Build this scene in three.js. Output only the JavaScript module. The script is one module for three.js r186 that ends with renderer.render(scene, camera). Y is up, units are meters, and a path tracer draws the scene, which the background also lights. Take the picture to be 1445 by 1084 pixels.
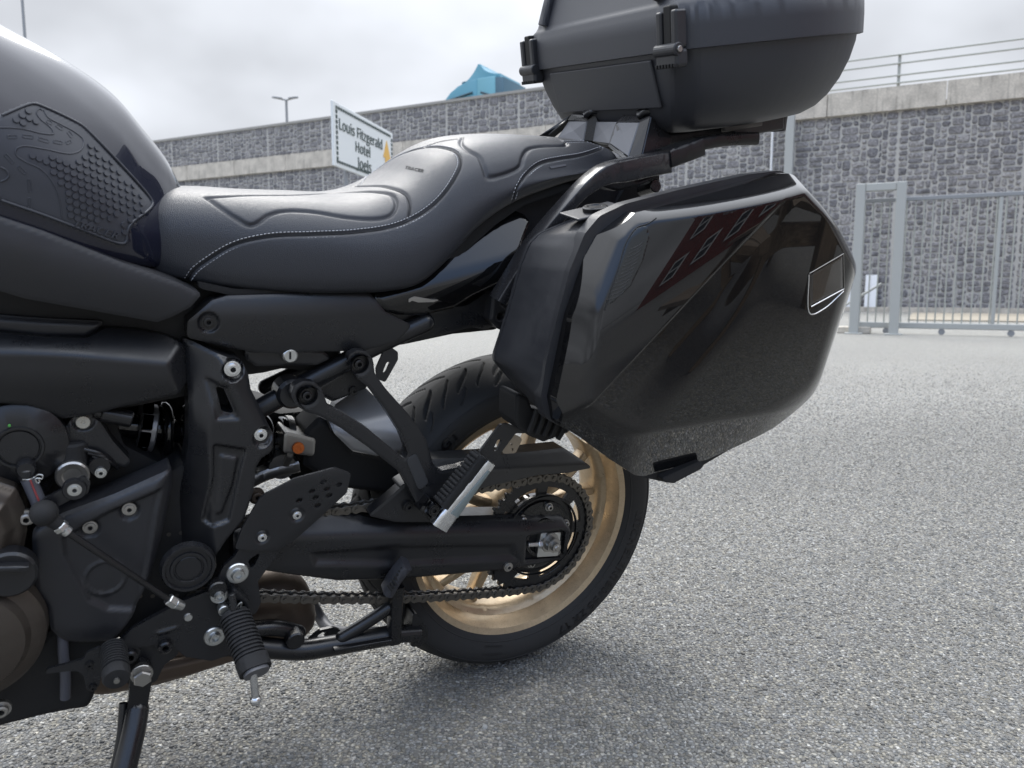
import * as THREE from 'three';
import { mergeGeometries, mergeVertices, toCreasedNormals } from 'three/addons/utils/BufferGeometryUtils.js';
import { RoundedBoxGeometry } from 'three/addons/geometries/RoundedBoxGeometry.js';
import { TextGeometry } from 'three/addons/geometries/TextGeometry.js';
import { FontLoader } from 'three/addons/loaders/FontLoader.js';
import { MeshBVH } from 'three-mesh-bvh';

// ------------------------------------------------------------------ camera, sky, sun, exposure
const scene = new THREE.Scene();
const PW = 1445, PH = 1084, FPX = 1086, PITCH = 6.9 * Math.PI / 180, CAMH = 0.731;
const camera = new THREE.PerspectiveCamera(2 * Math.atan(PH / 2 / FPX) * 180 / Math.PI, PW / PH, 0.05, 900);
camera.position.set(0, CAMH, 0);
camera.rotation.set(-PITCH, 0, 0);
camera.focus = 1.42; camera.userData.fStop = 7;
camera.updateMatrixWorld();

const renderer = new THREE.WebGLRenderer({ antialias: true });
renderer.setSize(1024, 768);
renderer.toneMapping = THREE.LinearToneMapping;
renderer.toneMappingExposure = 1.5;
renderer.shadowMap.enabled = true;

const SUN_AZ = -0.30, SUN_EL = 0.82;                 // veiled sun, ahead and a little to the left
const sunDir = new THREE.Vector3(Math.sin(SUN_AZ) * Math.cos(SUN_EL), Math.sin(SUN_EL), -Math.cos(SUN_AZ) * Math.cos(SUN_EL));
const sun = new THREE.DirectionalLight(new THREE.Color(1, 0.965, 0.91), 1.2);
sun.position.copy(sunDir).multiplyScalar(40); sun.target.position.set(0, 0, -2);
sun.castShadow = true; sun.shadow.radius = 40; sun.shadow.mapSize.set(2048, 2048);
Object.assign(sun.shadow.camera, { left: -8, right: 8, top: 8, bottom: -8, near: 1, far: 90 });
scene.add(sun, sun.target);

// ------------------------------------------------------------------ small mathematics
function mulberry(a) { return () => { a |= 0; a = a + 0x6D2B79F5 | 0; let t = Math.imul(a ^ a >>> 15, 1 | a); t = t + Math.imul(t ^ t >>> 7, 61 | t) ^ t; return ((t ^ t >>> 14) >>> 0) / 4294967296; }; }
const rnd = mulberry(71);
const R = (a, b) => a + (b - a) * rnd();
const V = (x, y, z) => new THREE.Vector3(x, y, z);
const sstep = (a, b, x) => { const t = Math.min(1, Math.max(0, (x - a) / (b - a))); return t * t * (3 - 2 * t); };
const clamp = (x, a, b) => Math.min(b, Math.max(a, x));
const smin = (a, b, k) => { const h = Math.max(k - Math.abs(a - b), 0) / k; return Math.min(a, b) - h * h * k * 0.25; };
function hash3(x, y, z) { let h = Math.imul(x, 374761393) + Math.imul(y, 668265263) + Math.imul(z, 2147483647 ^ 0x5bd1e995); h = Math.imul(h ^ h >>> 13, 1274126177); return ((h ^ h >>> 16) >>> 0) / 4294967296; }
function noise3(x, y, z) {
  const i = Math.floor(x), j = Math.floor(y), k = Math.floor(z); x -= i; y -= j; z -= k;
  const u = x * x * (3 - 2 * x), v = y * y * (3 - 2 * y), w = z * z * (3 - 2 * z), L = (a, b, t) => a + (b - a) * t;
  return L(L(L(hash3(i, j, k), hash3(i + 1, j, k), u), L(hash3(i, j + 1, k), hash3(i + 1, j + 1, k), u), v), L(L(hash3(i, j, k + 1), hash3(i + 1, j, k + 1), u), L(hash3(i, j + 1, k + 1), hash3(i + 1, j + 1, k + 1), u), v), w);
}
function fbm(x, y, z, o = 5) { let s = 0, a = 0.5, n = 0; for (let i = 0; i < o; i++) { s += a * noise3(x, y, z); n += a; a *= 0.5; x = x * 2.03 + 17.1; y = y * 2.03 + 5.3; z = z * 2.03 + 9.7; } return s / n; }

// ------------------------------------------------------------------ sky: bright broken overcast, with blue between the clouds overhead and behind
{
  const w = 1024, h = 512, data = new Float32Array(w * h * 4);
  for (let r = 0; r < h; r++) for (let c = 0; c < w; c++) {
    const lat = ((r + 0.5) / h - 0.5) * Math.PI, lon = ((c + 0.5) / w - 0.5) * 2 * Math.PI;
    const y = Math.sin(lat), x = Math.cos(lat) * Math.cos(lon), z = Math.cos(lat) * Math.sin(lon);
    const yy = Math.max(y, 0), q = 1 / (yy + 0.28);
    const n = fbm(x * q * 1.7 + 3.1, z * q * 1.7 + 8.2, 1.7, 6), n2 = fbm(x * q * 0.9 + 11, z * q * 0.9 - 4, 6.1, 4), n3 = fbm(x * 5 + 2, y * 9, z * 5 + 4, 5);
    const toSun = x * sunDir.x + y * sunDir.y + z * sunDir.z;
    let g = 0.52 + 1.85 * sstep(0.27, 0.95, yy) + 0.62 * (n - 0.5) + 0.34 * (n3 - 0.5) + 0.20 * Math.pow(Math.max(0, toSun), 6);
    g = Math.max(0.33, g);
    const gap = sstep(0.46, 0.62, n2 + 0.10 * z) * sstep(0.2, 0.45, yy) * sstep(-0.35, 0.25, z);
    const cloud = [0.945 * g, 0.985 * g, 1.06 * g], blue = [0.42, 0.64, 1.10];
    const i = (r * w + c) * 4, low = sstep(-0.02, -0.25, y);
    for (let k = 0; k < 3; k++) data[i + k] = (cloud[k] + (blue[k] - cloud[k]) * gap * 0.85) * (1 - 0.7 * low);
    data[i + 3] = 1;
  }
  const sky = new THREE.DataTexture(data, w, h, THREE.RGBAFormat, THREE.FloatType);
  sky.mapping = THREE.EquirectangularReflectionMapping; sky.magFilter = sky.minFilter = THREE.LinearFilter; sky.wrapS = THREE.RepeatWrapping; sky.needsUpdate = true;
  scene.background = sky; scene.environment = sky;
}

// ------------------------------------------------------------------ names and labels
const used = {};
function numbered(name) { const n = used[name] = (used[name] ?? -1) + 1; return n ? name + '_' + String(n).padStart(3, '0') : name; }
function tag(o, label, category, group, kind) { const u = o.userData; if (label) u.label = label; if (category) u.category = category; if (group) u.group = group; if (kind) u.kind = kind; return o; }
function thing(name, label, category, pos = V(0, 0, 0), group) { const g = new THREE.Group(); g.name = numbered(name); g.position.copy(pos); scene.add(g); return tag(g, label, category, group); }
function boxUV(g0) {                                   // texture coordinates in metres, one projection per face
  const g = g0.index ? g0.toNonIndexed() : g0, p = g.attributes.position, a = new Float32Array(p.count * 2), A = V(), B = V(), C = V();
  for (let i = 0; i + 2 < p.count; i += 3) {
    A.fromBufferAttribute(p, i); B.fromBufferAttribute(p, i + 1).sub(A); C.fromBufferAttribute(p, i + 2).sub(A); B.cross(C); const x = Math.abs(B.x), y = Math.abs(B.y), z = Math.abs(B.z);
    for (let k = i; k < i + 3; k++) { const X = p.getX(k), Y = p.getY(k), Z = p.getZ(k); if (z >= x && z >= y) { a[k * 2] = X; a[k * 2 + 1] = Y; } else if (y >= x) { a[k * 2] = X; a[k * 2 + 1] = Z; } else { a[k * 2] = Z; a[k * 2 + 1] = Y; } }
  }
  g.setAttribute('uv', new THREE.BufferAttribute(a, 2)); return g;
}
const shiftOf = new Map();                             // groups whose parts are given in the motorcycle's own axes
function part(parent, name, geo, mat) {
  const m = new THREE.Mesh(geo, mat); m.name = parent === scene ? numbered(name) : name;
  m.castShadow = m.receiveShadow = true;
  const s = shiftOf.get(parent); if (s && !geo.userData.moved) { geo.translate(-s.x, -s.y, -s.z); geo.userData.moved = 1; }
  if (s) { shiftOf.set(m, s); m.geometry = boxUV(geo); }
  parent.add(m); return m;
}
function structure(name, geo, mat) { const m = part(scene, name, geo, mat); m.userData.kind = 'structure'; return m; }
const cat = gs => mergeGeometries(gs.map(g => { const h = g.index ? g.toNonIndexed() : g; if (!h.attributes.uv) h.setAttribute('uv', new THREE.BufferAttribute(new Float32Array(h.attributes.position.count * 2), 2)); for (const k of Object.keys(h.attributes)) if (!['position', 'normal', 'uv'].includes(k)) h.deleteAttribute(k); return h; }));

// ------------------------------------------------------------------ textures and materials
function tex(n, fn, rep, color) {
  const d = new Uint8Array(n * n * 4);
  for (let y = 0; y < n; y++) for (let x = 0; x < n; x++) { const v = fn(x / n, y / n), i = (y * n + x) * 4; if (Array.isArray(v)) { for (let k = 0; k < 3; k++) d[i + k] = clamp(v[k], 0, 1) * 255; } else d[i] = d[i + 1] = d[i + 2] = clamp(v, 0, 1) * 255; d[i + 3] = 255; }
  const t = new THREE.DataTexture(d, n, n); t.wrapS = t.wrapT = THREE.RepeatWrapping; t.magFilter = THREE.LinearFilter; t.minFilter = THREE.LinearMipmapLinearFilter; t.generateMipmaps = true;
  if (rep) t.repeat.set(rep, rep); if (color) t.colorSpace = THREE.SRGBColorSpace; t.needsUpdate = true; return t;
}
// noise that repeats without a seam over n cells
function tnoise(u, v, n, s) { const x = u * n, y = v * n, i = Math.floor(x), j = Math.floor(y), a = x - i, b = y - j, p = a * a * (3 - 2 * a), q = b * b * (3 - 2 * b), h = (e, f) => hash3((e % n + n) % n, (f % n + n) % n, s); return (h(i, j) * (1 - p) + h(i + 1, j) * p) * (1 - q) + (h(i, j + 1) * (1 - p) + h(i + 1, j + 1) * p) * q; }
const grainT = tex(256, (u, v) => 0.5 * tnoise(u, v, 64, 3) + 0.35 * tnoise(u, v, 128, 4) + 0.15 * tnoise(u, v, 16, 5), 16);       // 6 cm tile: moulded plastic grain
const leatherT = tex(512, (u, v) => { let d1 = 9, d2 = 9; const n = 44, x = u * n, y = v * n, i = Math.floor(x), j = Math.floor(y); for (let a = -1; a < 2; a++) for (let b = -1; b < 2; b++) { const e = ((i + a) % n + n) % n, f = ((j + b) % n + n) % n, dx = i + a + hash3(e, f, 8) - x, dy = j + b + hash3(e, f, 9) - y, d = Math.hypot(dx, dy); if (d < d1) { d2 = d1; d1 = d; } else if (d < d2) d2 = d; } return clamp((d2 - d1) * 2.2, 0, 1) * 0.8 + 0.2 * tnoise(u, v, 256, 2); }, 12);
const wearT = tex(512, (u, v) => { const b = 0.5 * tnoise(u, v, 8, 21) + 0.3 * tnoise(u, v, 32, 22) + 0.2 * tnoise(u, v, 128, 23); return 0.42 + 0.55 * b; }, 3);
const mat = (r, g, b, rough, metal = 0, o = {}) => { const { phys, ...p } = o; const m = new (phys ? THREE.MeshPhysicalMaterial : THREE.MeshStandardMaterial)({ color: new THREE.Color(r, g, b), roughness: rough, metalness: metal, ...p }); return m; };
const P = { phys: true };
const M = {
  satin: mat(0.0115, 0.0118, 0.0132, 0.47, 0, { bumpMap: grainT, bumpScale: 0.00004, roughnessMap: wearT }),
  casePlastic: mat(0.034, 0.036, 0.043, 0.48, 0, { bumpMap: grainT, bumpScale: 0.00008 }),
  shellPlastic: mat(0.022, 0.0228, 0.026, 0.60, 0, { bumpMap: grainT, bumpScale: 0.0001, roughnessMap: wearT }),
  matte: mat(0.0155, 0.016, 0.0185, 0.66, 0, { bumpMap: grainT, bumpScale: 0.0001, roughnessMap: wearT }),
  metalBlack: mat(0.0078, 0.0078, 0.0085, 0.44, 0, { roughnessMap: wearT }),
  dark: mat(0.004, 0.004, 0.0044, 0.7),
  gloss: mat(0.0045, 0.0045, 0.005, 0.2, 0, { ...P, specularIntensity: 0.08, clearcoat: 1, clearcoatRoughness: 0.012, ior: 1.55 }),
  tank: mat(0.009, 0.0105, 0.021, 0.25, 0, { ...P, specularIntensity: 0.1, clearcoat: 1, clearcoatRoughness: 0.02, ior: 1.55 }),
  leather: mat(0.021, 0.0225, 0.0275, 0.42, 0, { bumpMap: leatherT, bumpScale: 0.00022 }),
  thread: mat(0.50, 0.51, 0.53, 0.8),
  seam: mat(0.006, 0.006, 0.007, 0.7),
  pad: mat(0.033, 0.036, 0.045, 0.46),
  rubber: mat(0.011, 0.011, 0.0115, 0.78, 0, { bumpMap: grainT, bumpScale: 0.0002 }),
  tyre: mat(0.0175, 0.0172, 0.0168, 0.74, 0, { bumpMap: grainT, bumpScale: 0.00012 }),
  tyreText: mat(0.004, 0.004, 0.0055, 0.28),
  gold: mat(0.74, 0.60, 0.42, 0.54, 0.58, { roughnessMap: wearT, map: tex(512, (u, v) => { const k = 0.84 + 0.13 * (0.5 * tnoise(u, v, 6, 81) + 0.3 * tnoise(u, v, 40, 82) + 0.2 * tnoise(u, v, 200, 83) - 0.5) - (tnoise(u, v, 256, 84) > 0.93 ? 0.25 : 0); return [k, k * 0.985, k * 0.96]; }, 5, true) }),
  chrome: mat(0.72, 0.73, 0.74, 0.20, 1),
  zinc: mat(0.56, 0.57, 0.56, 0.36, 1),
  steel: mat(0.38, 0.37, 0.35, 0.42, 1),
  chain: mat(0.13, 0.12, 0.105, 0.45, 0.85),
  railMetal: mat(0.02, 0.02, 0.022, 0.40, 0, { roughnessMap: wearT }),
  rackPlate: mat(0.13, 0.134, 0.148, 0.46),  // base colour lightened to stand for sky reflected in the plates
  alu: mat(0.36, 0.36, 0.37, 0.45, 0.75),
  bronze: mat(0.070, 0.059, 0.049, 0.42, 0.55),
  rust: mat(0.105, 0.078, 0.058, 0.8, 0.4, { roughnessMap: wearT }),
  orange: mat(0.55, 0.13, 0.02, 0.5),
  hose: mat(0.06, 0.062, 0.075, 0.55), red: mat(0.22, 0.03, 0.03, 0.6),
  lens: mat(0.010, 0.0115, 0.0115, 0.16),
};

// ------------------------------------------------------------------ where the motorcycle stands: rear contact point, turned 29.6 degrees and leaning 9.5 degrees on its side stand
const YAW = 0.51639, LEAN = 0.16551;
const bx = V(Math.cos(YAW), 0, -Math.sin(YAW)), bz = V(Math.sin(YAW) * Math.cos(LEAN), -Math.sin(LEAN), Math.cos(YAW) * Math.cos(LEAN)), by = V(Math.sin(YAW) * Math.sin(LEAN), Math.cos(LEAN), Math.cos(YAW) * Math.sin(LEAN));
const BO = V(-0.0347, 0.0014, -1.4983), camP = camera.position.clone();
function dirOf(px, py) { const c = Math.cos(PITCH), s = Math.sin(PITCH), a = (px - PW / 2) / FPX, b = (py - PH / 2) / FPX; return V(a, -b * c - s, b * s - c); }
const toBike = d => V(d.dot(bx), d.dot(by), d.dot(bz));
const camB = toBike(camP.clone().sub(BO));
// a point of the side view, on the plane z = z0 (+ slopes) of the motorcycle's own axes: x to the rear, y up, z to its left
function L(px, py, pl = 0) {
  const p = typeof pl === 'number' ? { z: pl } : pl, sx = p.sx || 0, sy = p.sy || 0, d = toBike(dirOf(px, py));
  const t = (p.z + sx * (camB.x - (p.x || 0)) + sy * (camB.y - (p.y || 0)) - camB.z) / (d.z - sx * d.x - sy * d.y);
  return camB.clone().addScaledVector(d, t);
}
// a point of the world at the given distance ahead
function W(px, py, ahead) { const d = dirOf(px, py); return camP.clone().addScaledVector(d, -ahead / d.z); }
function onBike(name, label, category, base, group) { const g = thing(name, label, category, BO.clone().addScaledVector(bx, base.x).addScaledVector(by, base.y).addScaledVector(bz, base.z), group); g.rotation.order = 'YXZ'; g.rotation.set(LEAN, YAW, 0); shiftOf.set(g, base); return g; }

// ------------------------------------------------------------------ modelling helpers
function fillet(pts, r0) {
  const out = [], n = pts.length;
  for (let i = 0; i < n; i++) {
    const p = pts[i], a = pts[(i + n - 1) % n], b = pts[(i + 1) % n], r = p.r ?? r0;
    let ax = a.x - p.x, ay = a.y - p.y, bx_ = b.x - p.x, by_ = b.y - p.y; const la = Math.hypot(ax, ay), lb = Math.hypot(bx_, by_);
    ax /= la; ay /= la; bx_ /= lb; by_ /= lb;
    const ang = Math.acos(clamp(ax * bx_ + ay * by_, -1, 1));
    const t = Math.min(r / Math.tan(ang / 2), la * 0.48, lb * 0.48);
    if (!(t > 1e-4) || ang > 3.08) { out.push({ x: p.x, y: p.y }); continue; }
    for (let k = 0; k <= 5; k++) { const s = k / 5, c0 = (1 - s) * (1 - s), c2 = s * s; out.push({ x: p.x + ax * t * c0 + bx_ * t * c2, y: p.y + ay * t * c0 + by_ * t * c2 }); }
  }
  return out;
}
function polyDist(P, x, y) {
  let d = 1e9, inside = false;
  for (let i = 0, j = P.length - 1; i < P.length; j = i++) {
    const a = P[j], b = P[i], ex = b.x - a.x, ey = b.y - a.y, wx = x - a.x, wy = y - a.y, t = clamp((wx * ex + wy * ey) / (ex * ex + ey * ey || 1e-12), 0, 1), dx = wx - ex * t, dy = wy - ey * t;
    d = Math.min(d, dx * dx + dy * dy);
    if ((a.y > y) !== (b.y > y) && x < (b.x - a.x) * (y - a.y) / (b.y - a.y) + a.x) inside = !inside;
  }
  d = Math.sqrt(d); return inside ? d : -d;
}
// a moulded panel: an outline seen from the side, with rounded edges, facets, raised or sunk features, holes and thickness
function panelGeo(outline, pl, o = {}) {
  const p = typeof pl === 'number' ? { z: pl } : pl, zb = (x, y) => p.z + (p.sx || 0) * (x - (p.x || 0)) + (p.sy || 0) * (y - (p.y || 0));
  const conv = (list, f) => fillet(list.map(q => { const v = o.local ? { x: q[0], y: q[1] } : L(q[0], q[1], p); return { x: v.x, y: v.y, r: q[2] }; }), f);
  const P0 = conv(outline, o.f ?? 0.006), holes = (o.holes || []).map(h => conv(h, 0.004));
  const circ = (o.rounds || []).map(c => { const v = o.local ? { x: c[0], y: c[1] } : L(c[0], c[1], p); return { x: v.x, y: v.y, r: c[2] }; });
  const sdf = (x, y) => { let d = polyDist(P0, x, y); for (const h of holes) d = Math.min(d, -polyDist(h, x, y)); for (const c of circ) d = Math.min(d, Math.hypot(x - c.x, y - c.y) - c.r); return d; };
  let cxm = 0, cym = 0; for (const q of P0) { cxm += q.x / P0.length; cym += q.y / P0.length; }
  const fac = (o.facets || []).map(([ax, ay, bx2, by2, s, h0 = 0, ox, oy]) => { const a = o.local ? { x: ax, y: ay } : L(ax, ay, p), b = o.local ? { x: bx2, y: by2 } : L(bx2, by2, p); let nx = -(b.y - a.y), ny = b.x - a.x; const l = Math.hypot(nx, ny); nx /= l; ny /= l; const O = ox === undefined ? { x: 2 * a.x - cxm, y: 2 * a.y - cym } : L(ox, oy, p); if ((O.x - a.x) * nx + (O.y - a.y) * ny < 0) { nx = -nx; ny = -ny; } return (x, y) => h0 - s * ((x - a.x) * nx + (y - a.y) * ny); });
  const emb = (o.emb || []).map(e => { if (e.c) { const c = o.local ? { x: e.c[0], y: e.c[1] } : L(e.c[0], e.c[1], p); return (x, y) => e.h * sstep(0, e.w ?? 0.006, (e.ring ? Math.min(e.c[2] - Math.hypot(x - c.x, y - c.y), Math.hypot(x - c.x, y - c.y) - e.ring) : e.c[2] - Math.hypot(x - c.x, y - c.y))); } const q = conv(e.p, e.f ?? 0.006); return (x, y) => e.h * sstep(0, e.w ?? 0.008, polyDist(q, x, y)); });
  const er = o.r ?? 0.004, k = o.k ?? 0.008;
  const top = (x, y, d) => { let h = o.h ?? 0; for (const f of fac) h = smin(h, f(x, y), k); if (o.H) h += o.H(x, y, d); for (const e of emb) h += e(x, y); const dd = Math.max(d, 0); if (dd < er) h -= er - Math.sqrt(er * er - (er - dd) * (er - dd)); return zb(x, y) + h; };
  let x0 = 1e9, x1 = -1e9, y0 = 1e9, y1 = -1e9; for (const q of P0) { x0 = Math.min(x0, q.x); x1 = Math.max(x1, q.x); y0 = Math.min(y0, q.y); y1 = Math.max(y1, q.y); }
  const c = o.cell ?? Math.max(0.0025, Math.min(0.005, Math.max(x1 - x0, y1 - y0) / 60)); x0 -= c * 0.73; y0 -= c * 0.61;
  const nx = Math.ceil((x1 - x0) / c) + 2, ny = Math.ceil((y1 - y0) / c) + 2;
  const S = new Float64Array(nx * ny); for (let j = 0; j < ny; j++) for (let i = 0; i < nx; i++) S[j * nx + i] = sdf(x0 + i * c, y0 + j * c);
  const pos = [], id = new Map(), rim = [], faces = [];
  const vert = (key, x, y, d) => { let v = id.get(key); if (v === undefined) { v = pos.length / 3; pos.push(x, y, top(x, y, d)); id.set(key, v); } return v; };
  for (let j = 0; j < ny - 1; j++) for (let i = 0; i < nx - 1; i++) {
    const cs = [[i, j], [i + 1, j], [i + 1, j + 1], [i, j + 1]], ds = cs.map(([a, b]) => S[b * nx + a]);
    if (ds.every(d => d <= 0)) continue;
    const loop = [];
    for (let e = 0; e < 4; e++) {
      const [a, b] = cs[e], [a2, b2] = cs[(e + 1) % 4], d1 = ds[e], d2 = ds[(e + 1) % 4];
      if (d1 > 0) loop.push([vert(a + ',' + b, x0 + a * c, y0 + b * c, d1), 0]);
      if ((d1 > 0) !== (d2 > 0)) { const sw = a > a2 || b > b2, t = d1 / (d1 - d2), x = x0 + (a + (a2 - a) * t) * c, y = y0 + (b + (b2 - b) * t) * c; loop.push([vert(sw ? `${a2},${b2}/${a},${b}` : `${a},${b}/${a2},${b2}`, x, y, 0), 1, d1 > 0]); }
    }
    for (let e = 1; e + 1 < loop.length; e++) faces.push(loop[0][0], loop[e][0], loop[e + 1][0]);
    for (let e = 0; e < loop.length; e++) { const q = loop[e], r = loop[(e + 1) % loop.length]; if (q[1] && r[1] && q[2] && !r[2]) rim.push([q[0], r[0]]); }
  }
  const g = new THREE.BufferGeometry(); g.setAttribute('position', new THREE.Float32BufferAttribute(pos, 3)); g.setIndex(faces); g.computeVertexNormals();
  if (o.fine !== false) { const e = c * 0.75, nn = g.attributes.normal; for (let i = 0; i < nn.count; i++) { const x = pos[i * 3], y = pos[i * 3 + 1], f = (a, b) => top(a, b, Math.max(sdf(a, b), c * 0.35)), dx = (f(x + e, y) - f(x - e, y)) / (2 * e), dy = (f(x, y + e) - f(x, y - e)) / (2 * e), l = Math.hypot(dx, dy, 1); nn.setXYZ(i, -dx / l, -dy / l, 1 / l); } }
  const th = o.t ?? 0.01, sk = [], skn = [];
  const low = i => { const x = pos[i * 3], y = pos[i * 3 + 1]; return [x, y, o.flat ? o.flat : zb(x, y) + Math.min(0, (pos[i * 3 + 2] - zb(x, y))) - th]; };
  // skirt, with normals smoothed along the edge
  const en = new Map(); for (const [a, b] of rim) { const ex = pos[b * 3] - pos[a * 3], ey = pos[b * 3 + 1] - pos[a * 3 + 1]; for (const q of [a, b]) { const n = en.get(q) || [0, 0]; n[0] += ey; n[1] -= ex; en.set(q, n); } }
  const ix = []; const sv = new Map(); const sIdx = q => { let v = sv.get(q); if (v === undefined) { v = sk.length / 3; const n = en.get(q), l = Math.hypot(n[0], n[1]) || 1; sk.push(pos[q * 3], pos[q * 3 + 1], pos[q * 3 + 2], ...low(q)); for (let m = 0; m < 2; m++) skn.push(n[0] / l, n[1] / l, 0); sv.set(q, v); } return v; };
  for (const [a, b] of rim) { const u = sIdx(a), v = sIdx(b); ix.push(u, u + 1, v, v, u + 1, v + 1); }
  const s = new THREE.BufferGeometry(); s.setAttribute('position', new THREE.Float32BufferAttribute(sk, 3)); s.setAttribute('normal', new THREE.Float32BufferAttribute(skn, 3)); s.setIndex(ix);
  const uv = gg => { const q = gg.attributes.position, a = new Float32Array(q.count * 2); for (let i = 0; i < q.count; i++) { a[i * 2] = q.getX(i); a[i * 2 + 1] = q.getY(i) + q.getZ(i) * 0.7; } gg.setAttribute('uv', new THREE.BufferAttribute(a, 2)); return gg; };
  const list = [uv(g), uv(s)];
  if (o.back !== false) { const bp = []; for (let i = 0; i < pos.length / 3; i++) bp.push(...low(i)); const b = new THREE.BufferGeometry(); b.setAttribute('position', new THREE.Float32BufferAttribute(bp, 3)); const f2 = []; for (let i = 0; i < faces.length; i += 3) f2.push(faces[i], faces[i + 2], faces[i + 1]); b.setIndex(f2); b.computeVertexNormals(); list.push(uv(b)); }
  return mergeGeometries(list);
}
const panel = (parent, name, m, outline, pl, o) => part(parent, name, panelGeo(outline, pl, o), m);
const Zup = V(0, 0, 1);
function aim(g, at, axis = Zup) { g.applyQuaternion(new THREE.Quaternion().setFromUnitVectors(V(0, 1, 0), axis.clone().normalize())); return g.translate(at.x, at.y, at.z); }
function latheGeo(at, prof, axis = Zup, seg = 40) { const g = new THREE.LatheGeometry(prof.map(([r, h]) => new THREE.Vector2(Math.max(r, 1e-5), h)), seg); return aim(toCreasedNormals(g, 0.6), at, axis); }
function rodGeo(a, b, r1, r2 = r1, seg = 20) { const d = b.clone().sub(a), h = d.length(), e = Math.min(r1, r2) * 0.15; return latheGeo(a, [[0, 0], [r1 - e, 0], [r1, e], [r2, h - e], [r2 - e, h], [0, h]], d, seg); }
function tubeGeo(pts, r, seg = 0, rad = 12, closed = false) { return new THREE.TubeGeometry(new THREE.CatmullRomCurve3(pts, closed, 'centripetal'), seg || pts.length * 8, r, rad, closed); }
function capTube(pts, r, seg = 0, rad = 14) { return cat([tubeGeo(pts, r, seg, rad), new THREE.SphereGeometry(r, rad, 8).translate(...pts[0].toArray()), new THREE.SphereGeometry(r, rad, 8).translate(...pts.at(-1).toArray())]); }
// a bar of rounded-rectangle section swept along points; size at each point may vary
function barGeo(pts, w, h, up = Zup, n = 36, e = 0.25) {
  const cv = new THREE.CatmullRomCurve3(pts, false, 'centripetal'), sec = []; const K = 6;
  const pos = [], idx = []; const at = (f, t) => typeof f === 'function' ? f(t) : f;
  const ring = 4 * K;
  for (let i = 0; i <= n; i++) {
    const t = i / n, p = cv.getPointAt(t), d = cv.getTangentAt(t), s = V(0, 0, 0).crossVectors(up, d).normalize(), u = V(0, 0, 0).crossVectors(d, s).normalize(), hw = at(w, t) / 2, hh = at(h, t) / 2, r = Math.min(hw, hh) * 2 * e;
    for (let q = 0; q < 4; q++) for (let k = 0; k < K; k++) { const a = (q + k / (K - 1)) * Math.PI / 2, cx = (q === 0 || q === 3 ? 1 : -1) * (hw - r), cy = (q < 2 ? 1 : -1) * (hh - r), v = p.clone().addScaledVector(s, cx + r * Math.cos(a)).addScaledVector(u, cy + r * Math.sin(a)); pos.push(v.x, v.y, v.z); }
  }
  for (let i = 0; i < n; i++) for (let j = 0; j < ring; j++) { const a = i * ring + j, b = i * ring + (j + 1) % ring; idx.push(a, a + ring, b, b, a + ring, b + ring); }
  for (const i of [0, n]) { const c = pos.length / 3; const p = cv.getPointAt(i / n); pos.push(p.x, p.y, p.z); for (let j = 0; j < ring; j++) { const a = i * ring + j, b = i * ring + (j + 1) % ring; if (i) idx.push(c, b, a); else idx.push(c, a, b); } }
  const g = new THREE.BufferGeometry(); g.setAttribute('position', new THREE.Float32BufferAttribute(pos, 3)); g.setIndex(idx); g.computeVertexNormals(); const gg = toCreasedNormals(g, 0.7);
  const q = gg.attributes.position, a = new Float32Array(q.count * 2); for (let i = 0; i < q.count; i++) { a[i * 2] = q.getX(i) + q.getZ(i); a[i * 2 + 1] = q.getY(i); } gg.setAttribute('uv', new THREE.BufferAttribute(a, 2)); return gg;
}
// a skin lofted through half-sections [z, y] at stations x (mirrored to the other side)
function loftGeo(st, nu, nx, full = false) {
  const cr = (a, b, c, d, t) => 0.5 * (2 * b + (c - a) * t + (2 * a - 5 * b + 4 * c - d) * t * t + (3 * b - a - 3 * c + d) * t * t * t);
  const secs = st.map(s => { const cv = new THREE.CatmullRomCurve3(s.pts.map(([z, y]) => V(0, y, z)), false, 'centripetal'); return { x: s.x, p: Array.from({ length: nu + 1 }, (_, i) => cv.getPoint(i / nu)) }; });
  const pos = [], uv = [], idx = [], row = 2 * nu + 1;
  for (let i = 0; i <= nx; i++) {
    const f = i / nx * (secs.length - 1), k = Math.min(secs.length - 2, Math.floor(f)), t = f - k, A = secs[Math.max(0, k - 1)], B = secs[k], C = secs[k + 1], D = secs[Math.min(secs.length - 1, k + 2)];
    for (let j = -nu; j <= nu; j++) { const m = Math.abs(j), q = key => cr(A.p[m][key], B.p[m][key], C.p[m][key], D.p[m][key], t); const x = cr(A.x, B.x, C.x, D.x, t), y = q('y'), z = q('z') * Math.sign(j || 1); pos.push(x, y, z); uv.push(x, Math.abs(j) / nu * 0.3 + (j < 0 ? 1 : 0)); }
  }
  for (let i = 0; i < nx; i++) for (let j = 0; j < row - 1; j++) { const a = i * row + j; idx.push(a, a + 1, a + row, a + 1, a + row + 1, a + row); }
  const g = new THREE.BufferGeometry(); g.setAttribute('position', new THREE.Float32BufferAttribute(pos, 3)); g.setAttribute('uv', new THREE.Float32BufferAttribute(uv, 2)); g.setIndex(idx); g.computeVertexNormals(); return g;
}
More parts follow.
